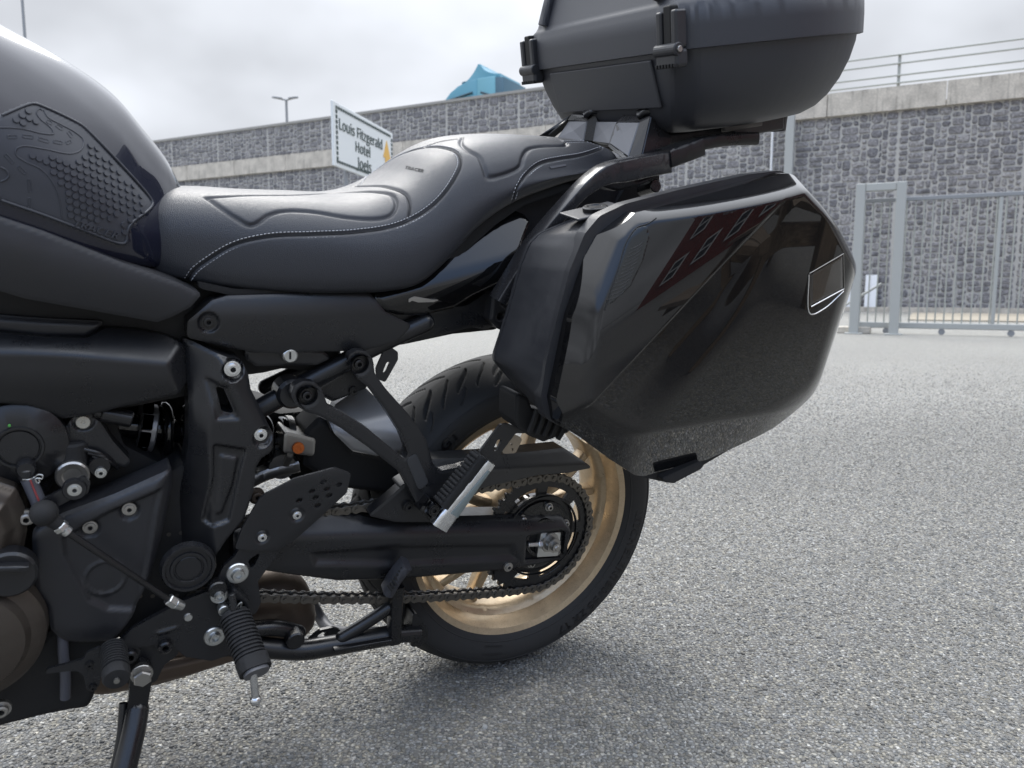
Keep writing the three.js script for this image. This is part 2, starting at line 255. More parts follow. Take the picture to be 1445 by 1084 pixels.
// where the line of sight through a point of the side view meets a surface given in the motorcycle's axes
function caster(geo) { const b = new MeshBVH(geo.clone()); return (px, py) => { const h = b.raycastFirst(new THREE.Ray(camB, toBike(dirOf(px, py)).normalize()), THREE.DoubleSide); if (!h) return null; const n = h.face.normal.clone(); if (n.dot(camB.clone().sub(h.point)) < 0) n.negate(); return { p: h.point.clone(), n }; }; }
function trace(hit, px, step = 4, close = false) {
  const out = []; const l = close ? [...px, px[0]] : px; const cv = new THREE.CatmullRomCurve3(l.map(q => V(q[0], q[1], 0)), false, 'centripetal'); const n = Math.max(4, Math.ceil(cv.getLength() / step));
  for (let i = 0; i <= n; i++) { const q = cv.getPointAt(i / n), h = hit(q.x, q.y); if (h) out.push(h); } return out;
}
function carve(geo, lines, depth, width) {
  const p = geo.attributes.position, n = geo.attributes.normal, seg = []; for (const l of lines) for (let i = 0; i + 1 < l.length; i++) if (l[i].p.distanceTo(l[i + 1].p) < 0.05) seg.push(new THREE.Line3(l[i].p, l[i + 1].p));
  const v = V(), c = V(); const mv = new Float32Array(p.count);
  for (let i = 0; i < p.count; i++) { v.fromBufferAttribute(p, i); let d = 1; for (const s of seg) { if (Math.abs(s.start.x - v.x) > 0.06) continue; s.closestPointToPoint(v, true, c); d = Math.min(d, c.distanceToSquared(v)); } mv[i] = depth * Math.exp(-d / (width * width)); }
  for (let i = 0; i < p.count; i++) if (mv[i] > 1e-6) p.setXYZ(i, p.getX(i) - n.getX(i) * mv[i], p.getY(i) - n.getY(i) * mv[i], p.getZ(i) - n.getZ(i) * mv[i]);
  geo.computeVertexNormals(); return geo;
}
const bolt = (parent, at, r, m = M.zinc, axis = Zup, head = 0.6) => part(parent, 'bolt', mergeGeometries([latheGeo(at, [[r * 0.30, r * 0.05], [r * 0.34, r * head * 0.97], [r * 0.56, r * head], [r * 0.72, r * head * 0.85], [r * 0.76, r * 0.28], [r * 1.0, r * 0.22], [r, 0], [r, -0.004]], axis, 24), latheGeo(at, [[0, r * 0.12], [r * 0.32, r * 0.12]], axis, 24)], true), [m, M.dark]);  // socket floor coloured dark to stand for the shade in the recess
// ================================================================== THE SETTING
// ---- asphalt: worn stone-chip dressing
const chipT = (() => {
  const n = 1024, cells = 128, dc = new Uint8Array(n * n * 4), db = new Uint8Array(n * n * 4);
  for (let y = 0; y < n; y++) for (let x = 0; x < n; x++) {
    const u = x / n, v = y / n, X = u * cells, Y = v * cells, i = Math.floor(X), j = Math.floor(Y); let d1 = 9, d2 = 9, e1 = 0, f1 = 0;
    for (let a = -1; a < 2; a++) for (let b = -1; b < 2; b++) { const e = (i + a + cells) % cells, f = (j + b + cells) % cells, d = Math.hypot(i + a + 0.1 + 0.8 * hash3(e, f, 31) - X, j + b + 0.1 + 0.8 * hash3(e, f, 32) - Y); if (d < d1) { d2 = d1; d1 = d; e1 = e; f1 = f; } else if (d < d2) d2 = d; }
    const stone = hash3(e1, f1, 33), edge = clamp((d2 - d1) * 2.6, 0, 1), fine = tnoise(u, v, 512, 34);
    const tone = 0.435 + 0.17 * stone + (hash3(e1, f1, 35) > 0.95 ? 0.12 : 0) + 0.10 * (fine - 0.5) - 0.15 * (1 - edge) - (hash3(e1, f1, 36) > 0.9 ? 0.08 : 0), warm = (hash3(e1, f1, 37) - 0.5) * 0.03, o = (y * n + x) * 4;
    dc[o] = clamp(tone * 1.015 + warm, 0, 1) * 255; dc[o + 1] = clamp(tone + warm * 0.4, 0, 1) * 255; dc[o + 2] = clamp(tone * 0.955 - warm, 0, 1) * 255; dc[o + 3] = 255;
    const hgt = clamp(edge * (0.45 + 0.5 * stone) + 0.12 * (fine - 0.5), 0, 1) * 255; db[o] = db[o + 1] = db[o + 2] = hgt; db[o + 3] = 255;
  }
  return [dc, db].map((d, k) => { const t = new THREE.DataTexture(d, n, n); t.wrapS = t.wrapT = THREE.RepeatWrapping; t.magFilter = THREE.LinearFilter; t.minFilter = THREE.LinearMipmapLinearFilter; t.generateMipmaps = true; t.repeat.set(1 / 1.05, 1 / 1.05); if (!k) t.colorSpace = THREE.SRGBColorSpace; t.needsUpdate = true; return t; });
})();
{
  // one sheet, finer near the motorcycle for broad patches of wear; tone also lightened with distance, imitating grazing light
  const xs = [], zs = []; for (let i = -40; i <= 40; i++) { const t = i / 40; xs.push(Math.sign(t) * (Math.abs(t) * 9 + Math.pow(Math.abs(t), 6) * 391)); zs.push(-2 + Math.sign(t) * (Math.abs(t) * 9 + Math.pow(Math.abs(t), 6) * 391)); }
  const pos = [], uv = [], col = [], idx = [], n = xs.length;
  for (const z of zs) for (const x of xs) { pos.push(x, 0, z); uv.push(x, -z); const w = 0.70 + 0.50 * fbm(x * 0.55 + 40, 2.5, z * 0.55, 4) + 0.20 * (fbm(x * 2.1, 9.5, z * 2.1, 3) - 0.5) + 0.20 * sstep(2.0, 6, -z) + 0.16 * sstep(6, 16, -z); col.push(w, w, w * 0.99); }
  for (let j = 0; j < n - 1; j++) for (let i = 0; i < n - 1; i++) { const a = j * n + i; idx.push(a, a + n, a + 1, a + 1, a + n, a + n + 1); }
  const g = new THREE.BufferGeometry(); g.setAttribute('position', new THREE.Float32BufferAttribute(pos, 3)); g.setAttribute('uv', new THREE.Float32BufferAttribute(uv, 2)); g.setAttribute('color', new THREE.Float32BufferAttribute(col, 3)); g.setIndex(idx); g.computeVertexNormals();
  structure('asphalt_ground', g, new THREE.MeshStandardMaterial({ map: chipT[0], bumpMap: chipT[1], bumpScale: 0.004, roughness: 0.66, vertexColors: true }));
  // loose and proud stone chips over the near ground; colours lightened with distance, imitating grazing light
  const cg = new THREE.IcosahedronGeometry(1, 0), cp = cg.attributes.position; for (let i = 0; i < cp.count; i++) { const x = cp.getX(i), y = cp.getY(i), z = cp.getZ(i), k = 0.78 + 0.44 * hash3(Math.round(x * 50), Math.round(y * 50), Math.round(z * 50)); cp.setXYZ(i, x * k * 1.1, y * k * 0.62, z * k * 0.9); } cg.computeVertexNormals();
  const spots = []; for (let z = -0.5; z > -9;) { const s = 0.0078 * (1 + 0.42 * Math.max(0, -z - 1.9)), keep = 0.86 * (1 - sstep(2.6, 9, -z)); for (let x = z * 0.70 - 0.12; x < -z * 0.70 + 0.12; x += s) if (rnd() < keep) spots.push([x + R(-0.5, 0.5) * s, z + R(-0.5, 0.5) * s]); z -= s; }
  const im = new THREE.InstancedMesh(cg, new THREE.MeshStandardMaterial({ color: 0xffffff, roughness: 0.68 }), spots.length), q = new THREE.Object3D(), c = new THREE.Color();
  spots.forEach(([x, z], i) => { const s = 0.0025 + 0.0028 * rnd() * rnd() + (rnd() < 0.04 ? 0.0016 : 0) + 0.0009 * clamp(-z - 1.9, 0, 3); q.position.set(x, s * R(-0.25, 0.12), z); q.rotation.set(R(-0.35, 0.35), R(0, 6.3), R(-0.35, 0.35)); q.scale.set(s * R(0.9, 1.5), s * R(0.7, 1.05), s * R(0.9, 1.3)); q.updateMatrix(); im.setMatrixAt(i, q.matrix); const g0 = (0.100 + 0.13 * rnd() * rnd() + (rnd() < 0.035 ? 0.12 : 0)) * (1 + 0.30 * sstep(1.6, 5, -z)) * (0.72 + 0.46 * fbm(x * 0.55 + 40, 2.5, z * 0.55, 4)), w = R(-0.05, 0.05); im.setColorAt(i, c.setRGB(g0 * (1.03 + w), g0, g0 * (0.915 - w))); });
  im.name = 'stone_chippings'; im.receiveShadow = im.castShadow = true; tag(im, 'grey stone chippings of the worn asphalt around the motorcycle', 'chippings', null, 'stuff'); scene.add(im);
}
// ---- the viaduct's frame: x along it to the right, y up, z towards the yard
const WDIR = V(0.881, 0, 0.473), WTURN = -Math.atan2(0.473, 0.881), WNRM = V(-0.473, 0, 0.881);
const WA = W(1400, 411, 27).setY(0);
function onPlane(px, py, A) { const d = dirOf(px, py), t = A.clone().sub(camP).dot(WNRM) / d.dot(WNRM), p = camP.clone().addScaledVector(d, t).sub(A); return V(p.dot(WDIR), p.y, 0); }
const WL = (px, py) => onPlane(px, py, WA);
const concreteT = tex(512, (u, v) => { const s = tnoise(u, v * 0.06, 64, 41), t = tnoise(u, v, 16, 42), f = tnoise(u, v, 128, 43); const k = 0.74 + 0.10 * (t - 0.5) + 0.10 * (f - 0.5) - 0.26 * Math.max(0, s - 0.62); return [k, k * 0.965, k * 0.905]; }, 0.25, true);
const stoneT = tex(256, (u, v) => { const k = 0.72 + 0.5 * (0.6 * tnoise(u, v, 16, 51) + 0.4 * tnoise(u, v, 64, 52) - 0.5); return [k, k, k * 1.02]; }, 1.4, true);
const stoneBump = tex(256, (u, v) => 0.6 * tnoise(u, v, 12, 53) + 0.4 * tnoise(u, v, 48, 54), 1.4);
const M2 = {
  concrete: mat(0.95, 0.95, 0.95, 0.9, 0, { map: concreteT }),
  mortar: mat(0.42, 0.41, 0.385, 0.95, 0, { bumpMap: stoneBump, bumpScale: 0.01 }),
  stones: [[.180, .178, .178], [.215, .212, .209], [.150, .150, .153], [.25, .245, .236], [.195, .193, .192]].map(([r, g, b]) => mat(r * 2.2, g * 2.17, b * 2.13, 0.9, 0, { map: stoneT, bumpMap: stoneBump, bumpScale: 0.02 })),
  galv: mat(0.375, 0.385, 0.37, 0.6, 0.25), rail: mat(0.36, 0.37, 0.34, 0.6, 0.2),
  white: mat(0.72, 0.73, 0.74, 0.6), post: mat(0.25, 0.26, 0.27, 0.6, 0.3),
};
const bandB = WL(1400, 143).y, bandT = WL(1400, 108).y, parT = WL(600, 145.6).y;
const stoneGeo = (x0, y0, w, h, z0, d) => {
  const g = 0.019, j = () => R(-0.018, 0.018), c = Math.min(w, h) * R(0.1, 0.24), X0 = x0 + g, X1 = x0 + w - g, Y0 = y0 + g, Y1 = y0 + h - g;
  const o = [[X0 + c, Y0], [X1 - c, Y0], [X1, Y0 + c], [X1, Y1 - c], [X1 - c, Y1], [X0 + c, Y1], [X0, Y1 - c], [X0, Y0 + c]].map(([x, y]) => [x + j(), y + j()]), mx = (X0 + X1) / 2, my = (Y0 + Y1) / 2, b = 0.035;
  const pos = [], ix = []; for (const [x, y] of o) pos.push(x, y, z0); for (const [x, y] of o) { const l = Math.hypot(x - mx, y - my); pos.push(x + (mx - x) * b / l, y + (my - y) * b / l, z0 + d * R(0.75, 1)); } pos.push(mx, my, z0 + d * R(1, 1.35));
  for (let i = 0; i < 8; i++) { const k = (i + 1) % 8; ix.push(i, k, 8 + i, k, 8 + k, 8 + i, 8 + i, 8 + k, 16); }
  const q = new THREE.BufferGeometry(); q.setAttribute('position', new THREE.Float32BufferAttribute(pos, 3)); q.setIndex(ix); const t = q.toNonIndexed(); t.computeVertexNormals();
  const p = t.attributes.position, uv = new Float32Array(p.count * 2); for (let i = 0; i < p.count; i++) { uv[i * 2] = p.getX(i); uv[i * 2 + 1] = p.getY(i); } t.setAttribute('uv', new THREE.BufferAttribute(uv, 2)); return t;
};
function masonry(x0, x1, y0, y1, z0, d) {               // random rubble: rectangles of several sizes, packed
  const c = 0.098, nx = Math.floor((x1 - x0) / c), ny = Math.floor((y1 - y0) / c), cx = (x1 - x0) / nx, cy = (y1 - y0) / ny, occ = new Uint8Array(nx * ny), out = [];
  for (let j = 0; j < ny; j++) for (let i = 0; i < nx; i++) {
    if (occ[j * nx + i]) continue;
    let w = Math.floor(R(2.6, 6.6)), h = rnd() < 0.72 ? 2 : 3, run = 0; if (rnd() < 0.12 && w < 5) h = 4; while (run < w && i + run < nx && !occ[j * nx + i + run]) run++; w = run; if (nx - i - w === 1) w++; w = Math.min(w, nx - i); h = Math.min(h, ny - j); if (ny - j - h === 1) h++;
    for (let b = 0; b < h; b++) for (let a = 0; a < w; a++) occ[(j + b) * nx + i + a] = 1;
    out.push([x0 + i * cx, y0 + j * cy, w * cx, h * cy, z0, d]);
  }
  return out;
}
{
  const g = thing('viaduct', 'long grey rubble stone viaduct wall with pale concrete band behind the gate', 'viaduct', WA.clone()); g.rotation.y = WTURN;
  const box = (x0, x1, y0, y1, z0, z1) => { const b = new THREE.BoxGeometry(x1 - x0, y1 - y0, z1 - z0).translate((x0 + x1) / 2, (y0 + y1) / 2, (z0 + z1) / 2); const p = b.attributes.position, n = b.attributes.normal, uv = b.attributes.uv; for (let i = 0; i < p.count; i++) uv.setXY(i, p.getX(i) + p.getZ(i), p.getY(i)); return b; };
  part(g, 'core_wall', box(-150, 90, -0.3, bandB, -1.2, 0), M2.mortar);
  const xCut = WL(905, 150).x;                        // left of here a stone-faced parapet stands on the band
  part(g, 'parapet', box(-150, xCut, bandT, parT - 0.12, -0.75, -0.02), M2.mortar);
  part(g, 'coping', box(-150, xCut + 0.05, parT - 0.12, parT, -0.85, 0.06), mat(0.30, 0.29, 0.27, 0.9));
  part(g, 'deck', box(-150, 90, bandB, bandT - 0.5, -11, -0.5), M2.concrete);
  const x0 = WL(1337, 120).x - 3.86 * 38;
  for (let k = 0; k < 60; k++) { const a = x0 + 3.86 * k; if (a > 86) break; const b = box(a + 0.012, a + 3.848, bandB, bandT, -0.45, 0.16); part(g, 'concrete_panel', b, M2.concrete); }
  const list = []; for (let k = 0; k < 60; k++) { const a = WL(1262, 300).x - 3.86 * 20 + 3.86 * k; if (a > 12) break; if (a > -46) list.push(...masonry(a + 0.03, a + 3.83, -0.1, bandB - 0.02, 0, 0.040)); if (a + 3.86 < xCut && a > -60) list.push(...masonry(a + 0.03, a + 3.83, bandT + 0.02, parT - 0.13, -0.02, 0.04)); }
  const near = list.map(s => ({ s, v: s[0] > WL(1175, 300).x && s[0] < WL(1450, 300).x && s[1] > 0.2 ? s[2] * s[3] * (1 + s[0] * 0.02) : 0 })).sort((a, b) => b.v - a.v);
  const bulk = M2.stones.map(() => []);
  near.forEach(({ s, v }, i) => { const k = Math.floor(rnd() * M2.stones.length), q = stoneGeo(...s); if (i < 290 && v > 0) part(g, 'stone', q, M2.stones[k]); else bulk[k].push(q); });
  part(g, 'stonework', mergeGeometries(bulk.map(b => cat(b)), true), M2.stones).userData.kind = 'stuff';
  // railing on the band
  const r = thing('railing', 'pale metal four bar railing along the top of the viaduct', 'railing', WA.clone()); r.rotation.y = WTURN;
  const px0 = WL(1268, 110).x; for (let k = -3; k < 22; k++) { const x = px0 + 3.9 * k; if (x < xCut) continue; part(r, 'post', box(x - 0.05, x + 0.05, bandT - 0.02, bandT + 1.17, -0.22, -0.12), M2.rail); }
  for (const h of [0.16, 0.42, 0.83, 1.13]) part(r, 'rail', new THREE.CylinderGeometry(0.032, 0.032, 88 - xCut, 10).rotateZ(Math.PI / 2).translate((xCut + 88) / 2, bandT + h, -0.08), M2.rail);
  // low kerb and drain line at the foot of the wall
  const kb = structure('kerb', box(-40, 20, 0, 0.16, 1.1, 1.4), M2.concrete); kb.position.copy(WA); kb.rotation.y = WTURN;
  const ap = structure('concrete_apron', box(WL(1290, 440).x, 30, -0.02, 0.03, 3.2, 10.2), mat(0.62, 0.59, 0.53, 0.9, 0, { map: concreteT })); ap.position.copy(WA); ap.rotation.y = WTURN;
}
// ---- sliding gate and its guide frame
{
  const A = W(1272, 411, 13.1).setY(0), FL = (px, py) => onPlane(px, py, A), at = (name, label, c) => { const g = thing(name, label, c, A.clone()); g.rotation.y = WTURN; return g; };
  const rbox = (x0, x1, y0, y1, z0, z1) => new RoundedBoxGeometry(x1 - x0, y1 - y0, z1 - z0, 2, 0.012).translate((x0 + x1) / 2, (y0 + y1) / 2, (z0 + z1) / 2);
  const a = FL(1215, 300).x, b = FL(1271.5, 300).x, top = FL(1272, 259).y, w = 0.075;
  const f = at('gate_frame', 'galvanised steel goalpost frame that guides the sliding gate', 'frame');
  part(f, 'post', rbox(a - w, a + w, 0, top, 0.16, 0.30), M2.galv); part(f, 'post', rbox(b - w, b + w, 0, top, 0.16, 0.30), M2.galv); part(f, 'crossbar', rbox(a + w + 0.003, b - w - 0.003, top - 0.13, top - 0.005, 0.165, 0.295), M2.galv);
  for (const x of [a, b]) part(f, 'foot_plate', rbox(x - 0.14, x + 0.14, 0, 0.02, 0.09, 0.37), M2.galv);
  const g = at('sliding_gate', 'grey steel sliding gate of thin vertical bars in front of the stone wall', 'gate');
  const gt = FL(1300, 277).y, gb = 0.17, x0 = FL(1209, 300).x, x1 = 4.2;
  part(g, 'top_rail', rbox(x0, x1, gt - 0.07, gt, -0.03, 0.03), M2.post); part(g, 'bottom_rail', rbox(x0, x1, gb - 0.07, gb + 0.03, -0.035, 0.035), M2.galv);
  for (const px of [1210.5, 1412]) { const x = FL(px, 300).x; part(g, 'stile', rbox(x - 0.03, x + 0.03, gb + 0.033, gt - 0.073, -0.025, 0.025), M2.galv); }
  for (let x = x0 + 0.13; x < x1; x += 0.128) part(g, 'bar', new THREE.CylinderGeometry(0.012, 0.012, gt - gb - 0.10, 8).translate(x, (gt + gb) / 2 - 0.02, 0), M2.rail);
  for (const px of [1260, 1340, 1440]) { const x = FL(px, 300).x; part(g, 'roller', new THREE.CylinderGeometry(0.05, 0.05, 0.05, 18).rotateX(Math.PI / 2).translate(x, 0.055, 0), M2.post); }
  const bl = at('concrete_block', 'low concrete footing block at the left post of the gate frame', 'block'); part(bl, 'block', rbox(a - 0.75, a + 0.25, 0, 0.11, -0.25, 0.14), M2.concrete);
  const br = at('steel_brace', 'thin slanting steel brace leaning beside the left gate post', 'brace'); part(br, 'brace', rodGeo(V(a - 0.75, 0.12, -0.5), V(a + 0.36, 0.86, -0.5), 0.022), M2.galv);
  const tx = thing('tall_post', 'tall square galvanised post in front of the stone wall', 'post', WA.clone()); tx.rotation.y = WTURN; const q = WL(1114, 300).x;
  part(tx, 'post', rbox(q - 0.15, q + 0.15, 0, WL(1114, 166).y, 0.45, 0.75), M2.galv); part(tx, 'base_plate', rbox(q - 0.3, q + 0.3, 0, 0.03, 0.3, 0.9), M2.galv);
  const tp = thing('drain_pipe', 'thin pale drain pipe running down the stone wall', 'pipe', WA.clone()); tp.rotation.y = WTURN; const e = WL(1087, 300).x; part(tp, 'pipe', rodGeo(V(e, 0, 0.2), V(e, bandB - 0.01, 0.2), 0.045), M2.white);
  [1199, 1206.5, 1226, 1234.5].forEach((px, i) => { const s = thing('white_board', ['leftmost white board standing against the foot of the stone wall', 'white board second from the left at the foot of the stone wall', 'white board third from the left, seen through the gate frame', 'rightmost white board, seen through the gate frame'][i], 'board', WA.clone(), 'white boards at the foot of the wall'); s.rotation.y = WTURN; const c = WL(px, 400).x; const m = part(s, 'board', new RoundedBoxGeometry(0.2, 1.33, 0.04, 2, 0.01).translate(0, 0.665, 0), M2.white); m.rotation.x = -0.14; m.position.set(c, 0, 0.34); });
}
// ---- hotel sign on two posts
const fontBold = await new FontLoader().loadAsync('fonts/droid/droid_sans_bold.typeface.json'), fontReg = await new FontLoader().loadAsync('fonts/droid/droid_sans_regular.typeface.json');
const textGeo = (s, size, depth, font = fontBold, curve = 4) => { const g = new TextGeometry(s, { font, size, depth, curveSegments: curve, bevelEnabled: false }); g.computeBoundingBox(); return g; };
{
  const a = W(467.5, 141, 15.5), b = W(552.5, 181, 18.7), bot = W(467.5, 233.5, 15.5).y, hgt = a.y - bot; const d = b.clone().sub(a).setY(0), len = d.length();
  const g = thing('hotel_sign', 'white hotel direction sign with dotted black border and yellow arrow', 'sign', V(a.x, 0, a.z)); g.rotation.y = -Math.atan2(d.z, d.x);
  const paint = mat(0.66, 0.69, 0.69, 0.5), ink = mat(0.035, 0.055, 0.05, 0.6);
  part(g, 'board', new RoundedBoxGeometry(len, hgt, 0.05, 2, 0.015).translate(len / 2, bot + hgt / 2, 0), paint);
  for (const x of [0.8, len - 0.8]) part(g, 'post', new THREE.CylinderGeometry(0.05, 0.05, bot + hgt * 0.7, 16).translate(x, (bot + hgt * 0.7) / 2, -0.09), M2.post);
  const bd = []; const m = 0.16, e = 0.05; for (let x = m; x < len - m + 0.01; x += 0.112) for (const y of [bot + m * 0.62, bot + hgt - m * 0.62]) bd.push(new THREE.BoxGeometry(0.072, e, 0.012).translate(x, y, 0.031)); for (let y = bot + m; y < bot + hgt - m; y += 0.1) for (const x of [m * 0.95, len - m * 0.55]) bd.push(new THREE.BoxGeometry(e * 1.3, 0.065, 0.012).translate(x, y, 0.0312));
  part(g, 'dotted_border', cat(bd), ink);
  const line = (s, size, cx, y, w) => { const t = textGeo(s, size, 0.012, fontReg), bb = t.boundingBox; t.translate(-(bb.min.x + bb.max.x) / 2, 0, 0); t.scale(w / (bb.max.x - bb.min.x), 1, 1); t.translate(cx, y, 0.0255); part(g, 'lettering', t, ink); };
  line('Louis Fitzgerald', 0.21, 1.42, bot + hgt * 0.60, 2.3); line('Hotel', 0.21, 1.45, bot + hgt * 0.36, 0.78); line('Joels', 0.23, 1.5, bot + hgt * 0.10, 0.78);
  const s = new THREE.Shape(), ax = len - 0.42, y0 = bot + 0.12, y1 = bot + hgt * 0.80, ym = bot + hgt * 0.48; s.moveTo(ax - 0.11, y0); s.lineTo(ax + 0.11, y0); s.lineTo(ax + 0.11, ym); s.lineTo(ax + 0.23, ym); s.lineTo(ax, y1); s.lineTo(ax - 0.23, ym); s.lineTo(ax - 0.11, ym); s.closePath();
  part(g, 'arrow', new THREE.ExtrudeGeometry(s, { depth: 0.012, bevelEnabled: false }).translate(0, 0, 0.0255), mat(0.66, 0.40, 0.10, 0.6));
}
// ---- lorry on the viaduct, and lamp posts
{
  const A = WL(632, 140).x, g = thing('lorry', 'light blue lorry cab with roof spoiler driving along the viaduct', 'lorry', V(0, 0, 0)); const z0 = -4.2;
  g.position.copy(WA).addScaledVector(WDIR, A - 2.3).addScaledVector(WNRM, z0); g.position.y = bandT - 0.5; g.rotation.y = WTURN;
  const blue = mat(0.085, 0.27, 0.36, 0.35), pale = mat(0.13, 0.34, 0.42, 0.4), dk = mat(0.03, 0.06, 0.08, 0.3);
  // cab: side profile extruded across its width, nose to the left
  const cab = (pts, w, zc, bev = 0.05) => { const s = new THREE.Shape(pts.map(p => new THREE.Vector2(...p))); return toCreasedNormals(new THREE.ExtrudeGeometry(s, { depth: w - 2 * bev, bevelEnabled: true, bevelSize: bev, bevelThickness: bev, bevelSegments: 2, curveSegments: 8 }).translate(0, 0, zc - w / 2 + bev), 0.5); };
  const ground = 0.0, H0 = WL(632, 100).y - (bandT - 0.5);
  const t = H0 + 0.45;                                 // roof line seen from the yard, farther back than the wall
  part(g, 'cab', cab([[0.10, 0.9], [0.08, t - 1.25], [0.22, t - 0.95], [0.55, t - 0.62], [1.0, t - 0.36], [1.55, t - 0.20], [2.1, t - 0.12], [2.1, 0.9]], 2.45, 0), blue);
  part(g, 'sleeper', cab([[2.11, 0.9], [2.11, t - 0.12], [3.15, t - 0.12], [3.15, 0.9]], 2.42, 0, 0.06), pale);
  // roof spoiler: a hollowed fairing that peaks above the cab and sweeps down to the rear
  const sp = new THREE.Shape(); sp.moveTo(1.15, t - 0.28); sp.quadraticCurveTo(1.75, t - 0.05, 2.15, t + 0.62); sp.lineTo(2.24, t + 0.60); sp.quadraticCurveTo(2.5, t + 0.10, 3.35, t + 0.02); sp.lineTo(3.38, t - 0.115); sp.lineTo(1.2, t - 0.115); sp.closePath();
  part(g, 'roof_spoiler', toCreasedNormals(new THREE.ExtrudeGeometry(sp, { depth: 2.2, bevelEnabled: true, bevelSize: 0.03, bevelThickness: 0.03, bevelSegments: 2, curveSegments: 10 }).translate(0, 0, -1.1), 0.5), blue);
  part(g, 'sun_visor', new RoundedBoxGeometry(1.6, 0.07, 0.14, 2, 0.03).rotateZ(0.16).translate(1.1, t - 0.86, 1.25), dk);
  part(g, 'side_window', cab([[0.45, t - 1.55], [0.42, t - 1.12], [1.05, t - 0.98], [1.08, t - 1.55]], 0.04, 1.23, 0.008), dk);
  part(g, 'windscreen', new RoundedBoxGeometry(0.04, 0.7, 2.0, 2, 0.015).translate(0.07, t - 1.6, 0), dk);
  part(g, 'side_deflector', cab([[3.16, 0.9], [3.16, t - 0.15], [3.62, t - 0.2], [3.72, 0.9]], 2.40, 0, 0.02), mat(0.05, 0.12, 0.17, 0.4));
  part(g, 'air_intake', new RoundedBoxGeometry(0.5, 0.10, 0.05, 2, 0.02).rotateZ(-0.35).translate(2.55, t - 0.85, 1.21), dk);
  for (const s of [-1.45, 1.45]) { part(g, 'mirror', new RoundedBoxGeometry(0.14, 0.5, 0.22, 3, 0.04).translate(-0.22, t - 1.25, s), dk); part(g, 'mirror_arm', rodGeo(V(-0.2, t - 1.0, s), V(0.25, t - 0.93, s * 0.84), 0.025), dk); }
  for (const x of [0.9, 3.2]) for (const s of [-1.05, 1.05]) part(g, 'wheel', new THREE.CylinderGeometry(0.5, 0.5, 0.3, 28).rotateX(Math.PI / 2).translate(x, 0.5, s), M.rubber);
  part(g, 'chassis', new THREE.BoxGeometry(5.2, 0.3, 0.9).translate(2.9, 0.75, 0), dk);
  const lamp = (px, py0, py1, ahead, r, label, arms) => { const p = W(px, py1, ahead), top = W(px, py0, ahead).y, l = thing('street_lamp', label, 'street lamp', V(p.x, Math.min(0, p.y), p.z)); const y0 = l.position.y; part(l, 'pole', rodGeo(V(0, 0, 0), V(0, top - y0, 0), r * 1.25, r * 0.8), M2.post); for (const s of arms) { part(l, 'arm', rodGeo(V(0, top - y0 - 0.02, 0), V(s * 1.0, top - y0 + 0.12, 0.4), r * 0.55), M2.post); part(l, 'lamp_head', new RoundedBoxGeometry(0.75, 0.14, 0.3, 3, 0.05).rotateZ(s * 0.12).translate(s * 0.62, top - y0 + 0.1, 0.25), M2.post); } };
  lamp(405.5, 141, 190, 62, 0.12, 'double headed street lamp beyond the viaduct, seen left of the sign', [-1, 1]);
  lamp(53, -30, 300, 38, 0.075, 'tall thin lamp pole rising above the fuel tank', [1]);
}
